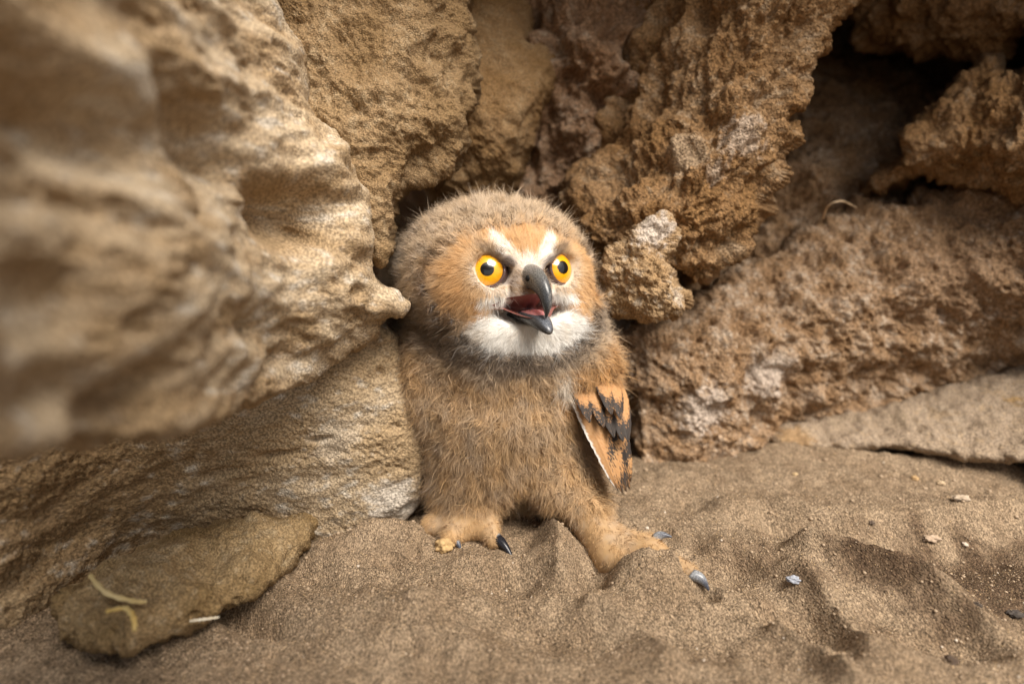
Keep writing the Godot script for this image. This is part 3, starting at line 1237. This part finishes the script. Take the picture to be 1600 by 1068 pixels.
func owl_feet(root: Node3D, world: Transform3D) -> void:
	claw(root, world, cam_point(768, 836, 0.489), cam_point(802, 874, 0.470), 0.0052, false)
	claw(root, world, cam_point(703, 840, 0.492), cam_point(720, 858, 0.482), 0.0046, true)
	claw(root, world, cam_point(1079, 897, 0.434), cam_point(1108, 922, 0.426), 0.0050, true)
	claw(root, world, cam_point(1022, 843, 0.482), cam_point(1050, 838, 0.476), 0.0045, true)

func feather(root: Node3D, world: Transform3D, a: Vector3, b: Vector3, half: float, nrm: Vector3, bow: float, shade: Callable) -> MeshInstance3D:
	# a blade from quill to tip with a raised shaft and thickness
	var t := (b - a)
	var length := t.length()
	t = t / length
	var sx := nrm.cross(t).normalized()
	var nn := t.cross(sx).normalized()
	var frays := noise(91, 1.6, 3)
	var rows := 60
	var cols := 17
	var v := PackedVector3Array()
	var c := PackedColorArray()
	var idx := PackedInt32Array()
	for side in 2:
		for k in rows:
			var f := float(k) / (rows - 1)
			var w := half * pow(sin(PI * clampf(0.12 + 0.86 * f, 0.0, 1.0)), 0.55) * (1.0 - 0.25 * f)
			w *= 1.0 + 0.10 * frays.get_noise_2d(f * 9.0, a.x * 90.0)
			if f > 0.8: w *= sqrt(maxf(0.0, 1.0 - pow((f - 0.8) / 0.2, 2.0)))
			for i in cols:
				var g := -1.0 + 2.0 * i / (cols - 1)
				var p := a + t * length * f + sx * w * g
				p += nn * (bow * sin(PI * f) - 0.25 * w * g * g + 0.0005 * sin(f * 150.0 + absf(g) * 40.0) * absf(g) * 0.5 + (0.0006 * exp(-g * g * 60.0)))
				p += nn * (0.0 if side == 0 else -0.0005)
				v.append(p)
				c.append(shade.call(f, g))
	for side in 2:
		for k in rows - 1:
			for i in cols - 1:
				var q := side * rows * cols + k * cols + i
				if side == 0: idx.append_array([q, q + cols, q + cols + 1, q, q + cols + 1, q + 1])
				else: idx.append_array([q, q + cols + 1, q + cols, q, q + 1, q + cols + 1])
	if (v[idx[1]] - v[idx[0]]).cross(v[idx[2]] - v[idx[0]]).dot(nn) < 0.0:
		for q in range(0, idx.size(), 3):
			var x := idx[q + 1]
			idx[q + 1] = idx[q + 2]
			idx[q + 2] = x
	return part_of(root, "wing_feather", world, [v, c, idx], M.vane)

func owl_wing(root: Node3D, world: Transform3D) -> void:
	var orange := Color(0.40, 0.20, 0.075)
	var pale := Color(0.46, 0.27, 0.125)
	var ink := Color(0.03, 0.022, 0.018)
	var nrm := Vector3(0.25, 0.1, 1.0).normalized()
	var rag := noise(81, 7.0, 3)
	# long flight feathers, darkest at the trailing edge, the first with a white outer web
	var spec := [[948, 612, 986, 752, 0.466, 0.0085, 4], [936, 602, 984, 764, 0.466, 0.0095, 3], [920, 602, 979, 768, 0.463, 0.0095, 2], [907, 604, 973, 770, 0.459, 0.0095, 1], [896, 612, 966, 767, 0.455, 0.0078, 0]]
	for s in spec:
		var kind: int = s[6]
		var sh := func(f: float, g: float) -> Color:
			var rg := rag.get_noise_2d(f * 6.0 + kind * 3.0, g * 2.0)
			var c := orange.lerp(pale, clampf(0.4 + rg, 0.0, 1.0))
			var bars := sin(f * 19.0 + kind * 1.7 + g * 1.3 + rg * 3.0)
			if kind >= 3: c = c.lerp(ink, sstep(-0.5, -0.2, bars) * sstep(0.15, 0.3, f + 0.15 * rg))
			elif kind >= 1: c = c.lerp(ink, sstep(0.15, 0.4, bars + 0.5 * g - 0.3) * sstep(0.1, 0.2, f) * sstep(-0.6, 0.0, g + 0.4 * rg))
			if kind == 0:
				c = c.lerp(ink, sstep(0.6, 0.75, bars) * sstep(0.0, 0.5, g) * sstep(0.4, 0.6, f))
				c = c.lerp(Color(0.78, 0.75, 0.70), 1.0 - sstep(-0.88, -0.70, g + 0.2 * rg))
			return c.lerp(ink, sstep(0.88, 0.97, f + 0.2 * rg) * 0.9)
		feather(root, world, cam_point(s[0], s[1], s[4] + 0.035), cam_point(s[2], s[3], s[4] + 0.02), s[5], nrm, 0.006, sh)
	# rounder coverts over their roots
	var cov := [[960, 600, 982, 690, 0.0085], [944, 592, 974, 690, 0.0085], [926, 590, 960, 684, 0.0090], [950, 588, 970, 655, 0.0080], [930, 584, 956, 648, 0.0085], [910, 590, 944, 668, 0.0090], [894, 596, 922, 660, 0.0085]]
	for k in cov.size():
		var s: Array = cov[k]
		var sh := func(f: float, g: float) -> Color:
			var rg := rag.get_noise_2d(f * 5.0 + k * 4.0, g * 2.0 + 9.0)
			var c := orange.lerp(pale, clampf(0.5 + rg * 1.4 - 0.3 * f, 0.0, 1.0))
			var edge := f * f + g * g * 0.35 + rg * 0.25
			if k < 7: c = c.lerp(ink, sstep(0.52, 0.60, edge) * sstep(-0.3, -0.1, rg + 0.2 + (0.25 if k < 3 else 0.0)))
			return c
		feather(root, world, cam_point(s[0], s[1] - 14.0, 0.516 - 0.0008 * k), cam_point(s[2], s[3], 0.474 - 0.0012 * k), s[4], nrm, 0.004, sh)

# ---------------------------------------------------------------- the place

func _ready() -> void:
	rng.seed = 20240
	var cam := Camera3D.new()
	cam.name = "camera"
	var at := CameraAttributesPhysical.new()
	at.frustum_focal_length = 20.0
	at.frustum_focus_distance = 0.462
	at.exposure_aperture = 2.5
	at.frustum_near = 0.01
	at.frustum_far = 200.0
	cam.attributes = at
	cam.fov = rad_to_deg(2.0 * atan(534.0 / FOCAL))
	cam.near = 0.01
	cam.far = 200.0
	cam.transform = Transform3D(view_basis, EYE)
	add_child(cam)
	cam.current = true

	var env := Environment.new()
	env.background_mode = Environment.BG_SKY
	var sky := ProceduralSkyMaterial.new()
	sky.sky_top_color = Color(0.72, 0.77, 0.84)
	sky.sky_horizon_color = Color(0.93, 0.91, 0.88)
	sky.sky_curve = 0.25
	sky.ground_bottom_color = Color(0.35, 0.29, 0.22)
	sky.ground_horizon_color = Color(0.55, 0.48, 0.40)
	env.sky = Sky.new()
	env.sky.sky_material = sky
	env.tonemap_mode = Environment.TONE_MAPPER_LINEAR
	env.tonemap_exposure = 2.0
	env.background_energy_multiplier = 0.46
	env.sdfgi_enabled = true
	env.ssao_enabled = true
	env.ssil_enabled = true
	var we := WorldEnvironment.new()
	we.name = "world"
	we.environment = env
	add_child(we)

	var sun := DirectionalLight3D.new()
	sun.name = "sun"
	sun.light_energy = 1.2
	sun.light_color = Color(1.0, 0.965, 0.92)
	sun.light_angular_distance = 38.0
	sun.shadow_enabled = true
	sun.look_at_from_position(Vector3(0.38, 0.85, 0.5), Vector3.ZERO)
	add_child(sun)

	materials()
	var gm := StandardMaterial3D.new()
	gm.vertex_color_use_as_albedo = true
	gm.roughness = 0.6
	M.grains = gm
	var pm := StandardMaterial3D.new()
	pm.vertex_color_use_as_albedo = true
	pm.roughness = 0.85
	M.pebble = pm
	rocks()
	sand()
	owl()
	litter()

func rocks() -> void:
	var cream := [col(0.64, 0.505, 0.345), col(0.47, 0.33, 0.19), col(0.74, 0.65, 0.53)]
	var tan := [col(0.46, 0.295, 0.15), col(0.39, 0.235, 0.105), col(0.52, 0.36, 0.2)]
	var pinkish := [col(0.46, 0.30, 0.19), col(0.40, 0.235, 0.13), col(0.58, 0.44, 0.32)]
	var rosy := [col(0.54, 0.375, 0.24), col(0.40, 0.245, 0.13), col(0.68, 0.54, 0.41)]
	var umber := [col(0.43, 0.265, 0.135), col(0.34, 0.19, 0.082), col(0.53, 0.38, 0.24)]
	var deep_run := (P(0, 330, 0.14) - P(585, 380, 0.42)).normalized()
	var flute := (P(1320, 0, 0.55) - P(1000, 420, 0.55)).normalized()

	rock("cave_wall", "dim rough rock wall closing the crevice at the back", v2([-500, -700, 800, -800, 2200, -700, 2300, 300, 2200, 800, 800, 780, -500, 800]),
		v3([-400, -600, 0.8, 800, -700, 0.85, 2100, -600, 0.75, -400, 700, 0.7, 800, 200, 0.95, 1350, 200, 1.0, 800, 700, 0.95, 2100, 600, 0.8, 2100, 0, 0.8]),
		14.0, 60.0, 0.15, {"seed": 3, "lump": 0.03, "lump_freq": 8.0, "crag": 0.02, "crag_freq": 22.0, "tones": pinkish}, "", "structure")

	rock("unseen_roof", "rock roof that hangs over the crevice above the picture", v2([-1500, -1800, 800, -1800, 3200, -1800, 2600, -900, 2100, -110, 800, -110, -600, -150, -1300, -1000]),
		v3([800, -120, 0.72, 0, -150, 0.34, 1500, -120, 0.66, 2100, -150, 0.52, -600, -200, 0.2, 800, -800, 0.44, 800, -1600, 0.25, 800, -1750, 0.24, -1400, -1750, 0.2, 3000, -1750, 0.22, 2500, -900, 0.34]),
		30.0, 120.0, 0.3, {"seed": 133, "lump": 0.02, "lump_freq": 9.0, "crag": 0.012, "crag_freq": 25.0, "tones": umber}, "", "structure")

	rock("side_shade_rock", "unseen rock mass added beyond the right edge to shade the right side", v2([1700, -750, 2500, -1000, 4200, -1500, 4600, 400, 4200, 1500, 2600, 700, 1760, 560, 1720, 0]),
		v3([1720, -800, 0.50, 1740, 300, 0.62, 2300, -200, 0.46, 2300, 400, 0.44, 3200, -400, 0.32, 3200, 500, 0.28, 4400, 0, 0.22, 4200, 1300, 0.16, 2500, 680, 0.40]),
		24.0, 90.0, 0.25, {"seed": 143, "lump": 0.02, "lump_freq": 12.0, "crag": 0.008, "crag_freq": 30.0, "tones": pinkish}, "", "structure")  # out of view, put here to shade the right of the crevice

	var near := put("unseen_roof", lump_mesh(1.0, 151, 0.12, umber[0], umber[1], M.rock, 4, Vector3(0.75, 0.10, 0.42)), null, Vector3(0.0, 0.80, 0.60))  # unseen slab added behind the camera to darken the foreground and corners
	tag(near, "unseen rock slab added above and behind the viewer to shade the foreground", "", "", "structure")

	rock("hanging_rock", "smooth tan rock lobe hanging down left of the owl's head", v2([360, -140, 770, -140, 742, -20, 735, 40, 746, 95, 742, 150, 728, 185, 727, 235, 712, 270, 690, 278, 665, 283, 640, 295, 622, 318, 612, 345, 612, 385, 600, 407, 585, 408, 565, 395, 500, 400, 400, 380, 350, 150]),
		v3([400, 0, 0.46, 560, 0, 0.46, 680, 0, 0.49, 735, 100, 0.53, 610, 150, 0.455, 700, 200, 0.49, 650, 265, 0.495, 520, 200, 0.44, 600, 390, 0.462, 450, 330, 0.45, 710, 265, 0.52, 400, -120, 0.46, 740, -120, 0.52, 640, 80, 0.475, 590, 300, 0.455]),
		2.2, 34.0, 0.14, {"seed": 11, "lump": 0.014, "lump_freq": 22.0, "octaves": 4, "crag": 0.0, "pit": 0.0010, "pit_freq": 330.0, "fine": 0.0009, "fine_freq": 600.0, "tones": [col(0.37, 0.25, 0.135), col(0.31, 0.20, 0.10), col(0.44, 0.32, 0.19)],
		"dents": [[650, 90, 0.48, 0.012, 0.006], [560, 60, 0.46, 0.02, 0.008], [700, 30, 0.5, 0.015, 0.007], [690, 235, 0.49, 0.008, 0.003]]})

	rock("overhanging_rock", "large blurred cream rock bulging in from the left with a round hollow", v2([-330, -330, 400, -330, 425, -60, 440, 0, 480, 90, 505, 170, 545, 230, 575, 285, 592, 335, 592, 375, 582, 400, 592, 432, 618, 455, 636, 476, 632, 490, 612, 497, 604, 512, 585, 532, 540, 560, 450, 612, 380, 640, 300, 665, 180, 690, 80, 706, -50, 726, -330, 770]),
		v3([0, 300, 0.135, -300, 300, 0.085, -300, -300, 0.09, 0, 0, 0.15, 0, 690, 0.145, -300, 740, 0.09, 150, 150, 0.18, 150, 450, 0.175, 300, 100, 0.25, 300, 350, 0.235, 300, 600, 0.245, 430, 20, 0.385, 430, 200, 0.365, 430, 400, 0.35, 430, 580, 0.365, 520, 240, 0.395, 520, 450, 0.39, 580, 330, 0.42, 585, 450, 0.425, 630, 482, 0.445, 400, -300, 0.36]),
		3.5, 26.0, 0.10, {"seed": 21, "lump": 0.014, "lump_freq": 19.0, "octaves": 3, "crag": 0.0008, "crag_freq": 60.0, "pit": 0.0014, "pit_freq": 150.0, "fine": 0.0005, "along": deep_run, "stretch": 2.6, "patch_freq": 34.0, "tones": cream, "material": M.smooth_rock,
		"dents": [[475, 340, 0, 0.024, 0.034, 1.7], [505, 372, 0, 0.006, 0.010], [385, 520, 0, 0.007, 0.016, 2.0], [412, 587, 0, 0.0045, 0.012, 1.5], [340, 230, 0, 0.020, 0.016, 2.5], [290, 150, 0, 0.010, 0.010, 2.5], [100, 150, 0, 0.018, 0.016, 3.0], [190, 215, 0, 0.016, 0.016, 3.0], [50, 480, 0, 0.012, 0.012, 2.0], [110, 300, 0, 0.012, 0.010, 3.0], [560, 455, 0, 0.007, 0.005], [230, 600, 0, 0.008, 0.010, 2.0], [170, 640, 0, 0.007, 0.009, 2.0], [80, 610, 0, 0.008, 0.009, 2.0]]})

	rock("smooth_boulder", "pale smooth-faced boulder low on the left beside the owl", v2([-330, 600, 300, 575, 480, 545, 590, 500, 620, 520, 630, 560, 640, 610, 655, 650, 668, 690, 669, 765, 652, 790, 630, 832, 600, 870, 560, 900, 480, 930, 200, 1010, -330, 1120]),
		v3([0, 750, 0.37, 0, 950, 0.38, -300, 750, 0.33, -300, 1050, 0.33, 200, 720, 0.43, 200, 900, 0.46, 350, 650, 0.44, 400, 760, 0.475, 550, 620, 0.47, 550, 750, 0.488, 500, 860, 0.50, 630, 600, 0.49, 660, 720, 0.505, 625, 820, 0.515, 590, 515, 0.485, 300, 575, 0.43]),
		2.4, 30.0, 0.12, {"seed": 31, "lump": 0.008, "lump_freq": 18.0, "octaves": 5, "crag": 0.0, "pit": 0.0010, "pit_freq": 260.0, "fine": 0.0007, "fine_freq": 500.0, "along": (P(250, 740, 0.43) - P(640, 650, 0.49)).normalized(), "stretch": 2.0,
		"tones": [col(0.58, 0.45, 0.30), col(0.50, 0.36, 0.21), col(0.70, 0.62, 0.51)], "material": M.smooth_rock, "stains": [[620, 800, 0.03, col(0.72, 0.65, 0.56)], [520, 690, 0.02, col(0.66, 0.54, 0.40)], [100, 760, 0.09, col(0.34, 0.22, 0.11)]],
		"dents": [[430, 712, 0, 0.004, 0.006, 5.0], [500, 688, 0, 0.003, 0.005, 4.0], [340, 740, 0, 0.004, 0.005, 5.0], [640, 795, 0, 0.008, 0.004], [595, 580, 0, 0.004, 0.005], [615, 560, 0, 0.003, 0.004], [600, 820, 0, 0.006, 0.004]]})

	rock("flat_stone", "flat brown stone lying on sand at bottom left with straw on it", v2([85, 935, 150, 888, 230, 845, 330, 815, 420, 803, 482, 799, 498, 812, 490, 842, 465, 880, 420, 915, 350, 958, 260, 1002, 160, 1018, 90, 1000]),
		v3([485, 822, 0.470, 400, 885, 0.405, 300, 940, 0.362, 170, 985, 0.335, 490, 845, 0.486, 420, 914, 0.424, 300, 980, 0.378, 150, 1014, 0.349, 482, 803, 0.494, 300, 822, 0.450, 150, 890, 0.392, 330, 870, 0.425]),
		2.4, 14.0, 0.06, {"seed": 37, "roll": 1.2, "lump": 0.010, "lump_freq": 24.0, "octaves": 5, "pit": 0.0022, "pit_freq": 110.0, "pit_size": 0.4, "tones": [col(0.46, 0.325, 0.175), col(0.33, 0.22, 0.105), col(0.54, 0.41, 0.25)]})

	rock("rounded_rock", "rounded sandy rock lump above the owl's head against the back", v2([715, -120, 815, -120, 832, 50, 868, 72, 876, 112, 852, 170, 838, 215, 822, 265, 800, 305, 760, 335, 690, 335, 650, 260, 690, 150]),
		v3([760, -100, 0.66, 760, 60, 0.625, 790, 140, 0.60, 770, 230, 0.605, 700, 250, 0.62, 860, 100, 0.66, 760, 330, 0.66, 820, 250, 0.65]),
		2.2, 40.0, 0.16, {"seed": 43, "lump": 0.008, "lump_freq": 24.0, "crag": 0.002, "crag_freq": 60.0, "pit": 0.0012, "pit_freq": 280.0, "fine": 0.0010, "fine_freq": 520.0, "tones": tan})

	rock("rough_back_rock", "rough pinkish rock face behind the owl between the lump and the buttress", v2([770, -160, 1160, -160, 1160, 250, 1050, 430, 850, 440, 730, 410, 720, 200, 760, 60]),
		v3([800, -120, 0.72, 950, -120, 0.70, 1100, -100, 0.70, 880, 120, 0.665, 920, 60, 0.645, 960, 220, 0.67, 850, 300, 0.70, 900, 400, 0.72, 1050, 150, 0.68, 760, 380, 0.74]),
		2.3, 30.0, 0.12, {"seed": 53, "material": M.porous_rock, "lump": 0.036, "lump_freq": 20.0, "octaves": 4, "crag": 0.0, "pit": 0.0014, "pit_freq": 190.0, "fine": 0.0010, "fine_freq": 460.0, "along": flute, "stretch": 1.4, "tones": pinkish,
		"dents": [[905, 300, 0.73, 0.02, 0.015], [830, 30, 0.73, 0.02, 0.02], [1000, 90, 0.70, 0.02, 0.02]]})

	rock("porous_buttress", "porous fluted brown buttress slanting down from top right to the owl's head", v2([1000, -180, 1440, -180, 1380, -80, 1333, -5, 1290, 60, 1262, 110, 1252, 150, 1233, 178, 1240, 205, 1228, 240, 1215, 285, 1190, 330, 1160, 392, 1130, 415, 1110, 442, 1078, 450, 1058, 405, 1040, 425, 985, 440, 950, 415, 915, 390, 880, 355, 880, 310, 890, 270, 890, 220, 905, 150, 930, 80, 950, 0, 960, -100]),
		v3([1200, -120, 0.52, 1360, -80, 0.57, 1100, 0, 0.60, 1010, 40, 0.65, 960, 0, 0.72, 920, 120, 0.72, 900, 230, 0.70, 1150, 120, 0.55, 1245, 170, 0.56, 990, 150, 0.64, 1080, 240, 0.545, 1180, 260, 0.535, 1215, 280, 0.575, 955, 290, 0.60, 1000, 330, 0.552, 1100, 350, 0.53, 1160, 385, 0.56, 915, 355, 0.59, 1060, 435, 0.565, 960, 415, 0.58, 1030, -150, 0.66]),
		1.9, 26.0, 0.16, {"seed": 63, "material": M.porous_rock, "lump": 0.030, "lump_freq": 20.0, "octaves": 4, "crag": 0.0, "knob": 0.0012, "knob_freq": 60.0, "pit": 0.0016, "pit_freq": 170.0, "pit_size": 0.45, "fine": 0.0006, "fine_freq": 520.0, "along": flute, "stretch": 1.5, "tones": umber, "stains": [[1160, 215, 0.022, col(0.66, 0.52, 0.40)], [1120, 265, 0.012, col(0.62, 0.48, 0.36)], [1070, 235, 0.02, col(0.56, 0.41, 0.27)]]})

	rock("pale_knob", "small pale-topped rock knob beside the right of the owl's head", v2([936, 420, 945, 398, 965, 382, 985, 358, 1005, 344, 1030, 332, 1051, 344, 1059, 372, 1052, 395, 1040, 408, 1058, 425, 1066, 452, 1081, 462, 1078, 476, 1062, 492, 1030, 503, 990, 500, 955, 494, 935, 470]),
		v3([1000, 420, 0.497, 1030, 350, 0.505, 950, 410, 0.52, 1055, 370, 0.52, 1070, 465, 0.525, 960, 490, 0.53, 1020, 470, 0.505, 985, 375, 0.507]),
		1.7, 20.0, 0.09, {"seed": 73, "lump": 0.011, "lump_freq": 36.0, "octaves": 5, "pit": 0.0012, "pit_freq": 260.0, "fine": 0.0008, "fine_freq": 520.0, "tones": [col(0.52, 0.355, 0.20), col(0.46, 0.295, 0.15), col(0.62, 0.50, 0.37)], "stains": [[1025, 358, 0.019, col(0.76, 0.66, 0.57)], [1062, 462, 0.008, col(0.7, 0.58, 0.46)]]})

	rock("recess_rock", "shadowed dusty rock deep in the hollow at upper right", v2([1130, 100, 1300, 60, 1450, 90, 1520, 200, 1500, 330, 1400, 420, 1250, 480, 1080, 520, 1080, 400]),
		v3([1200, 150, 0.90, 1400, 130, 0.92, 1300, 230, 0.80, 1200, 380, 0.755, 1420, 300, 0.80, 1100, 470, 0.75]),
		2.6, 40.0, 0.1, {"seed": 83, "lump": 0.025, "lump_freq": 15.0, "crag": 0.008, "crag_freq": 40.0, "pit": 0.002, "pit_freq": 130.0, "material": M.porous_rock, "tones": rosy})

	rock("pitted_rock", "broad pitted pinkish rock mass sloping down on the right", v2([958, 525, 985, 497, 1030, 492, 1075, 482, 1110, 445, 1150, 412, 1190, 400, 1230, 375, 1290, 340, 1340, 312, 1390, 322, 1440, 300, 1500, 290, 1560, 270, 1780, 240, 1780, 740, 1600, 700, 1400, 730, 1260, 750, 1200, 745, 1120, 770, 1060, 785, 1000, 760, 985, 680, 975, 580]),
		v3([1000, 520, 0.645, 1000, 680, 0.655, 1060, 715, 0.648, 1060, 780, 0.635, 1200, 740, 0.69, 1100, 560, 0.635, 1150, 430, 0.70, 1250, 500, 0.655, 1250, 660, 0.70, 1350, 330, 0.72, 1400, 450, 0.66, 1400, 620, 0.71, 1550, 300, 0.69, 1600, 450, 0.64, 1600, 580, 0.71, 1760, 400, 0.58, 1180, 600, 0.655]),
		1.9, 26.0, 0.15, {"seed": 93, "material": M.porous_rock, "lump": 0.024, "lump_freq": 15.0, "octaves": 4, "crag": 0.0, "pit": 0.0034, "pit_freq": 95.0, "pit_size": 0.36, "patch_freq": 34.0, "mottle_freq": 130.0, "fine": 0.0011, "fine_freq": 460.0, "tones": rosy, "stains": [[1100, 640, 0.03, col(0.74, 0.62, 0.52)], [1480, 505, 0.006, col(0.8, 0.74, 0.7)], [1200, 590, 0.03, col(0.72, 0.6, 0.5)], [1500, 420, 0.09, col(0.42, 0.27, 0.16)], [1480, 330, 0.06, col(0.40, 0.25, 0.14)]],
		"dents": [[1410, 415, 0.66, 0.006, 0.008], [1480, 490, 0.65, 0.006, 0.008], [1390, 370, 0.68, 0.008, 0.009], [1320, 375, 0.69, 0.006, 0.007]]})

	rock("ledge_rock", "jutting rough ledge above the hollow near the right edge", v2([1335, 310, 1375, 272, 1400, 245, 1430, 192, 1470, 150, 1500, 118, 1540, 92, 1560, 100, 1566, 125, 1640, 110, 1780, 90, 1780, 340, 1600, 310, 1510, 290, 1450, 270, 1400, 288]),
		v3([1540, 100, 0.67, 1450, 220, 0.645, 1380, 275, 0.70, 1600, 200, 0.60, 1750, 200, 0.56, 1510, 280, 0.67, 1650, 300, 0.62, 1480, 160, 0.66]),
		2.0, 24.0, 0.16, {"seed": 103, "material": M.porous_rock, "lump": 0.024, "lump_freq": 22.0, "octaves": 4, "crag": 0.0, "pit": 0.0014, "pit_freq": 140.0, "fine": 0.0010, "along": flute, "stretch": 1.5, "tones": umber})

	rock("ceiling_rock", "dark rock ceiling over the hollow at top right corner", v2([1330, -180, 1820, -180, 1820, 85, 1640, 70, 1600, 55, 1560, 92, 1480, 88, 1420, 80, 1380, 86, 1345, 76, 1326, 40]),
		v3([1400, 60, 0.76, 1600, 50, 0.68, 1600, -120, 0.62, 1400, -120, 0.70, 1780, 40, 0.60, 1500, 20, 0.70]),
		2.6, 36.0, 0.2, {"seed": 113, "material": M.porous_rock, "lump": 0.024, "lump_freq": 20.0, "octaves": 4, "crag": 0.0, "pit": 0.0025, "pit_freq": 130.0, "along": flute, "stretch": 1.4, "tones": umber})

	rock("flat_slab", "flat grey-tan rock slab lying at the foot of the pitted rock", v2([1195, 682, 1218, 662, 1262, 650, 1400, 622, 1500, 592, 1600, 562, 1780, 520, 1780, 750, 1600, 726, 1500, 717, 1400, 703, 1290, 704, 1220, 700]),
		v3([1210, 690, 0.665, 1330, 702, 0.64, 1450, 712, 0.61, 1600, 724, 0.575, 1770, 745, 0.53, 1262, 652, 0.70, 1400, 624, 0.70, 1600, 565, 0.70, 1770, 525, 0.69, 1500, 660, 0.645]),
		2.2, 20.0, 0.035, {"seed": 123, "roll": 1.6, "lump": 0.008, "lump_freq": 22.0, "knob": 0.0012, "knob_freq": 70.0, "fine": 0.0005, "tones": [col(0.47, 0.365, 0.265), col(0.41, 0.31, 0.215), col(0.50, 0.37, 0.24)], "material": M.smooth_rock, "stains": [[1240, 685, 0.022, col(0.44, 0.28, 0.14)], [1310, 703, 0.012, col(0.36, 0.22, 0.11)], [1400, 706, 0.012, col(0.40, 0.26, 0.14)], [1520, 719, 0.012, col(0.36, 0.22, 0.11)], [1590, 625, 0.012, col(0.50, 0.32, 0.14)]]})

func pebble(called: String, label: String, category: String, px: float, py: float, r: float, sd: int, ca: Color, cb: Color, squash := Vector3(1, 0.7, 1), group := "") -> MeshInstance3D:
	var g := ground_at(px, py)
	g = ground_at(px, py, sand_height(g.x, g.z))
	g.y = sand_height(g.x, g.z)
	var o := put(called, lump_mesh(r, sd, 0.32, ca, cb, M.pebble, 3, squash), null, g + Vector3(0, r * 0.35, 0))
	tag(o, label, category, group)
	return o

func stalk(called: String, label: String, category: String, pts: Array, r: float, ca: Color, cb: Color) -> void:
	var path := []
	var keys := []
	for p: Vector3 in pts: keys.append([p.x, p.y, p.z])
	var rows := spline(keys, 24)
	for k in rows.size():
		var a := Vector3(rows[maxi(k - 1, 0)][0], rows[maxi(k - 1, 0)][1], rows[maxi(k - 1, 0)][2])
		var b := Vector3(rows[mini(k + 1, 23)][0], rows[mini(k + 1, 23)][1], rows[mini(k + 1, 23)][2])
		var t := (b - a).normalized()
		var sx := t.cross(Vector3(0.1, 1, 0.2)).normalized()
		var w := r * (0.9 + 0.2 * sin(k * 1.7)) * (0.7 + 0.3 * sin(PI * k / 23.0))
		path.append([Vector3(rows[k][0], rows[k][1], rows[k][2]), sx * w, sx.cross(t) * w * 0.7])
	var b := loft(path, 8, func(t: float, a: float) -> Color: return ca.lerp(cb, 0.5 + 0.5 * sin(t * 9.0 + a)))
	var base: Vector3 = pts[0]
	var o := put(called, make_mesh(moved(b[0], -base), face_normals(b[0], b[2]), b[1], b[2], M.pebble), null, base)
	tag(o, label, category)

func litter() -> void:
	pebble("clay_clod", "ochre crumbly clod in front of the owl's left toes", "clod", 694, 856, 0.0075, 301, col(0.55, 0.38, 0.18), col(0.40, 0.26, 0.12), Vector3(1, 0.85, 1))
	pebble("blue_pebble", "small bluish grey pebble on the sand right of the claws", "pebble", 1238, 934, 0.0042, 305, col(0.22, 0.24, 0.30), col(0.40, 0.42, 0.46), Vector3(1.3, 0.6, 0.8))
	pebble("stone_chip", "flat brown stone chip standing on the dune crest at right", "pebble", 1463, 806, 0.0058, 309, col(0.34, 0.25, 0.17), col(0.44, 0.33, 0.24), Vector3(1.3, 0.5, 0.6))
	pebble("stone_chip", "larger pale chip half sunk in the dark dune slope at right", "pebble", 1492, 842, 0.0058, 311, col(0.34, 0.26, 0.18), col(0.46, 0.37, 0.28), Vector3(1.2, 0.5, 0.9))
	pebble("stone_chip", "tiny pale chip just below the larger half sunk chip", "pebble", 1506, 862, 0.0024, 313, col(0.42, 0.35, 0.28), col(0.55, 0.46, 0.38))
	pebble("dark_pebble", "black pebble at the right edge of the sand", "pebble", 1586, 962, 0.0042, 317, col(0.03, 0.025, 0.022), col(0.07, 0.055, 0.045), Vector3(1.3, 0.5, 0.8))
	pebble("dark_pebble", "small dark pebble left of the black pebble near the right edge", "pebble", 1527, 951, 0.0026, 319, col(0.05, 0.035, 0.03), col(0.09, 0.07, 0.05))
	pebble("dark_pebble", "dark brown pebble in the sand near the bottom right corner", "pebble", 1487, 1034, 0.0036, 321, col(0.06, 0.04, 0.03), col(0.12, 0.08, 0.05))
	pebble("ochre_pebble", "ochre pebble on the grey sand below the slab edge", "pebble", 1432, 734, 0.0032, 323, col(0.50, 0.33, 0.17), col(0.40, 0.26, 0.12))
	pebble("ochre_pebble", "pale tan pebble right of the ochre pebble below the slab", "pebble", 1472, 748, 0.0034, 325, col(0.55, 0.42, 0.28), col(0.45, 0.33, 0.2))
	pebble("ochre_pebble", "tiny yellow pebble in front of the pitted rock's foot", "pebble", 1243, 738, 0.0026, 327, col(0.56, 0.42, 0.24), col(0.5, 0.36, 0.2))
	pebble("dark_pebble", "dark pebble on the sand between the owl and the slab", "pebble", 1364, 805, 0.0024, 329, col(0.09, 0.065, 0.05), col(0.14, 0.10, 0.07))
	stalk("straw", "long yellow straw lying across the near end of the flat stone", "straw", [P(140, 898, 0.360), P(165, 925, 0.345), P(205, 938, 0.346), P(228, 940, 0.350)], 0.0019, col(0.62, 0.50, 0.26), col(0.52, 0.40, 0.18))
	stalk("straw", "bent yellow straw below the long one on the flat stone", "straw", [P(165, 955, 0.332), P(195, 950, 0.336), P(208, 965, 0.330), P(210, 985, 0.326)], 0.0017, col(0.58, 0.44, 0.18), col(0.55, 0.38, 0.12))
	stalk("straw", "whitish straw on the sand at the flat stone's front edge", "straw", [P(296, 970, 0.358), P(318, 967, 0.360), P(342, 964, 0.364)], 0.0012, col(0.70, 0.64, 0.52), col(0.62, 0.54, 0.40))
	stalk("rootlet", "thin pale root arching out of the top of the pitted rock", "root", [P(1286, 342, 0.69), P(1294, 322, 0.665), P(1315, 314, 0.66), P(1338, 324, 0.69)], 0.0016, col(0.62, 0.47, 0.31), col(0.50, 0.36, 0.22))
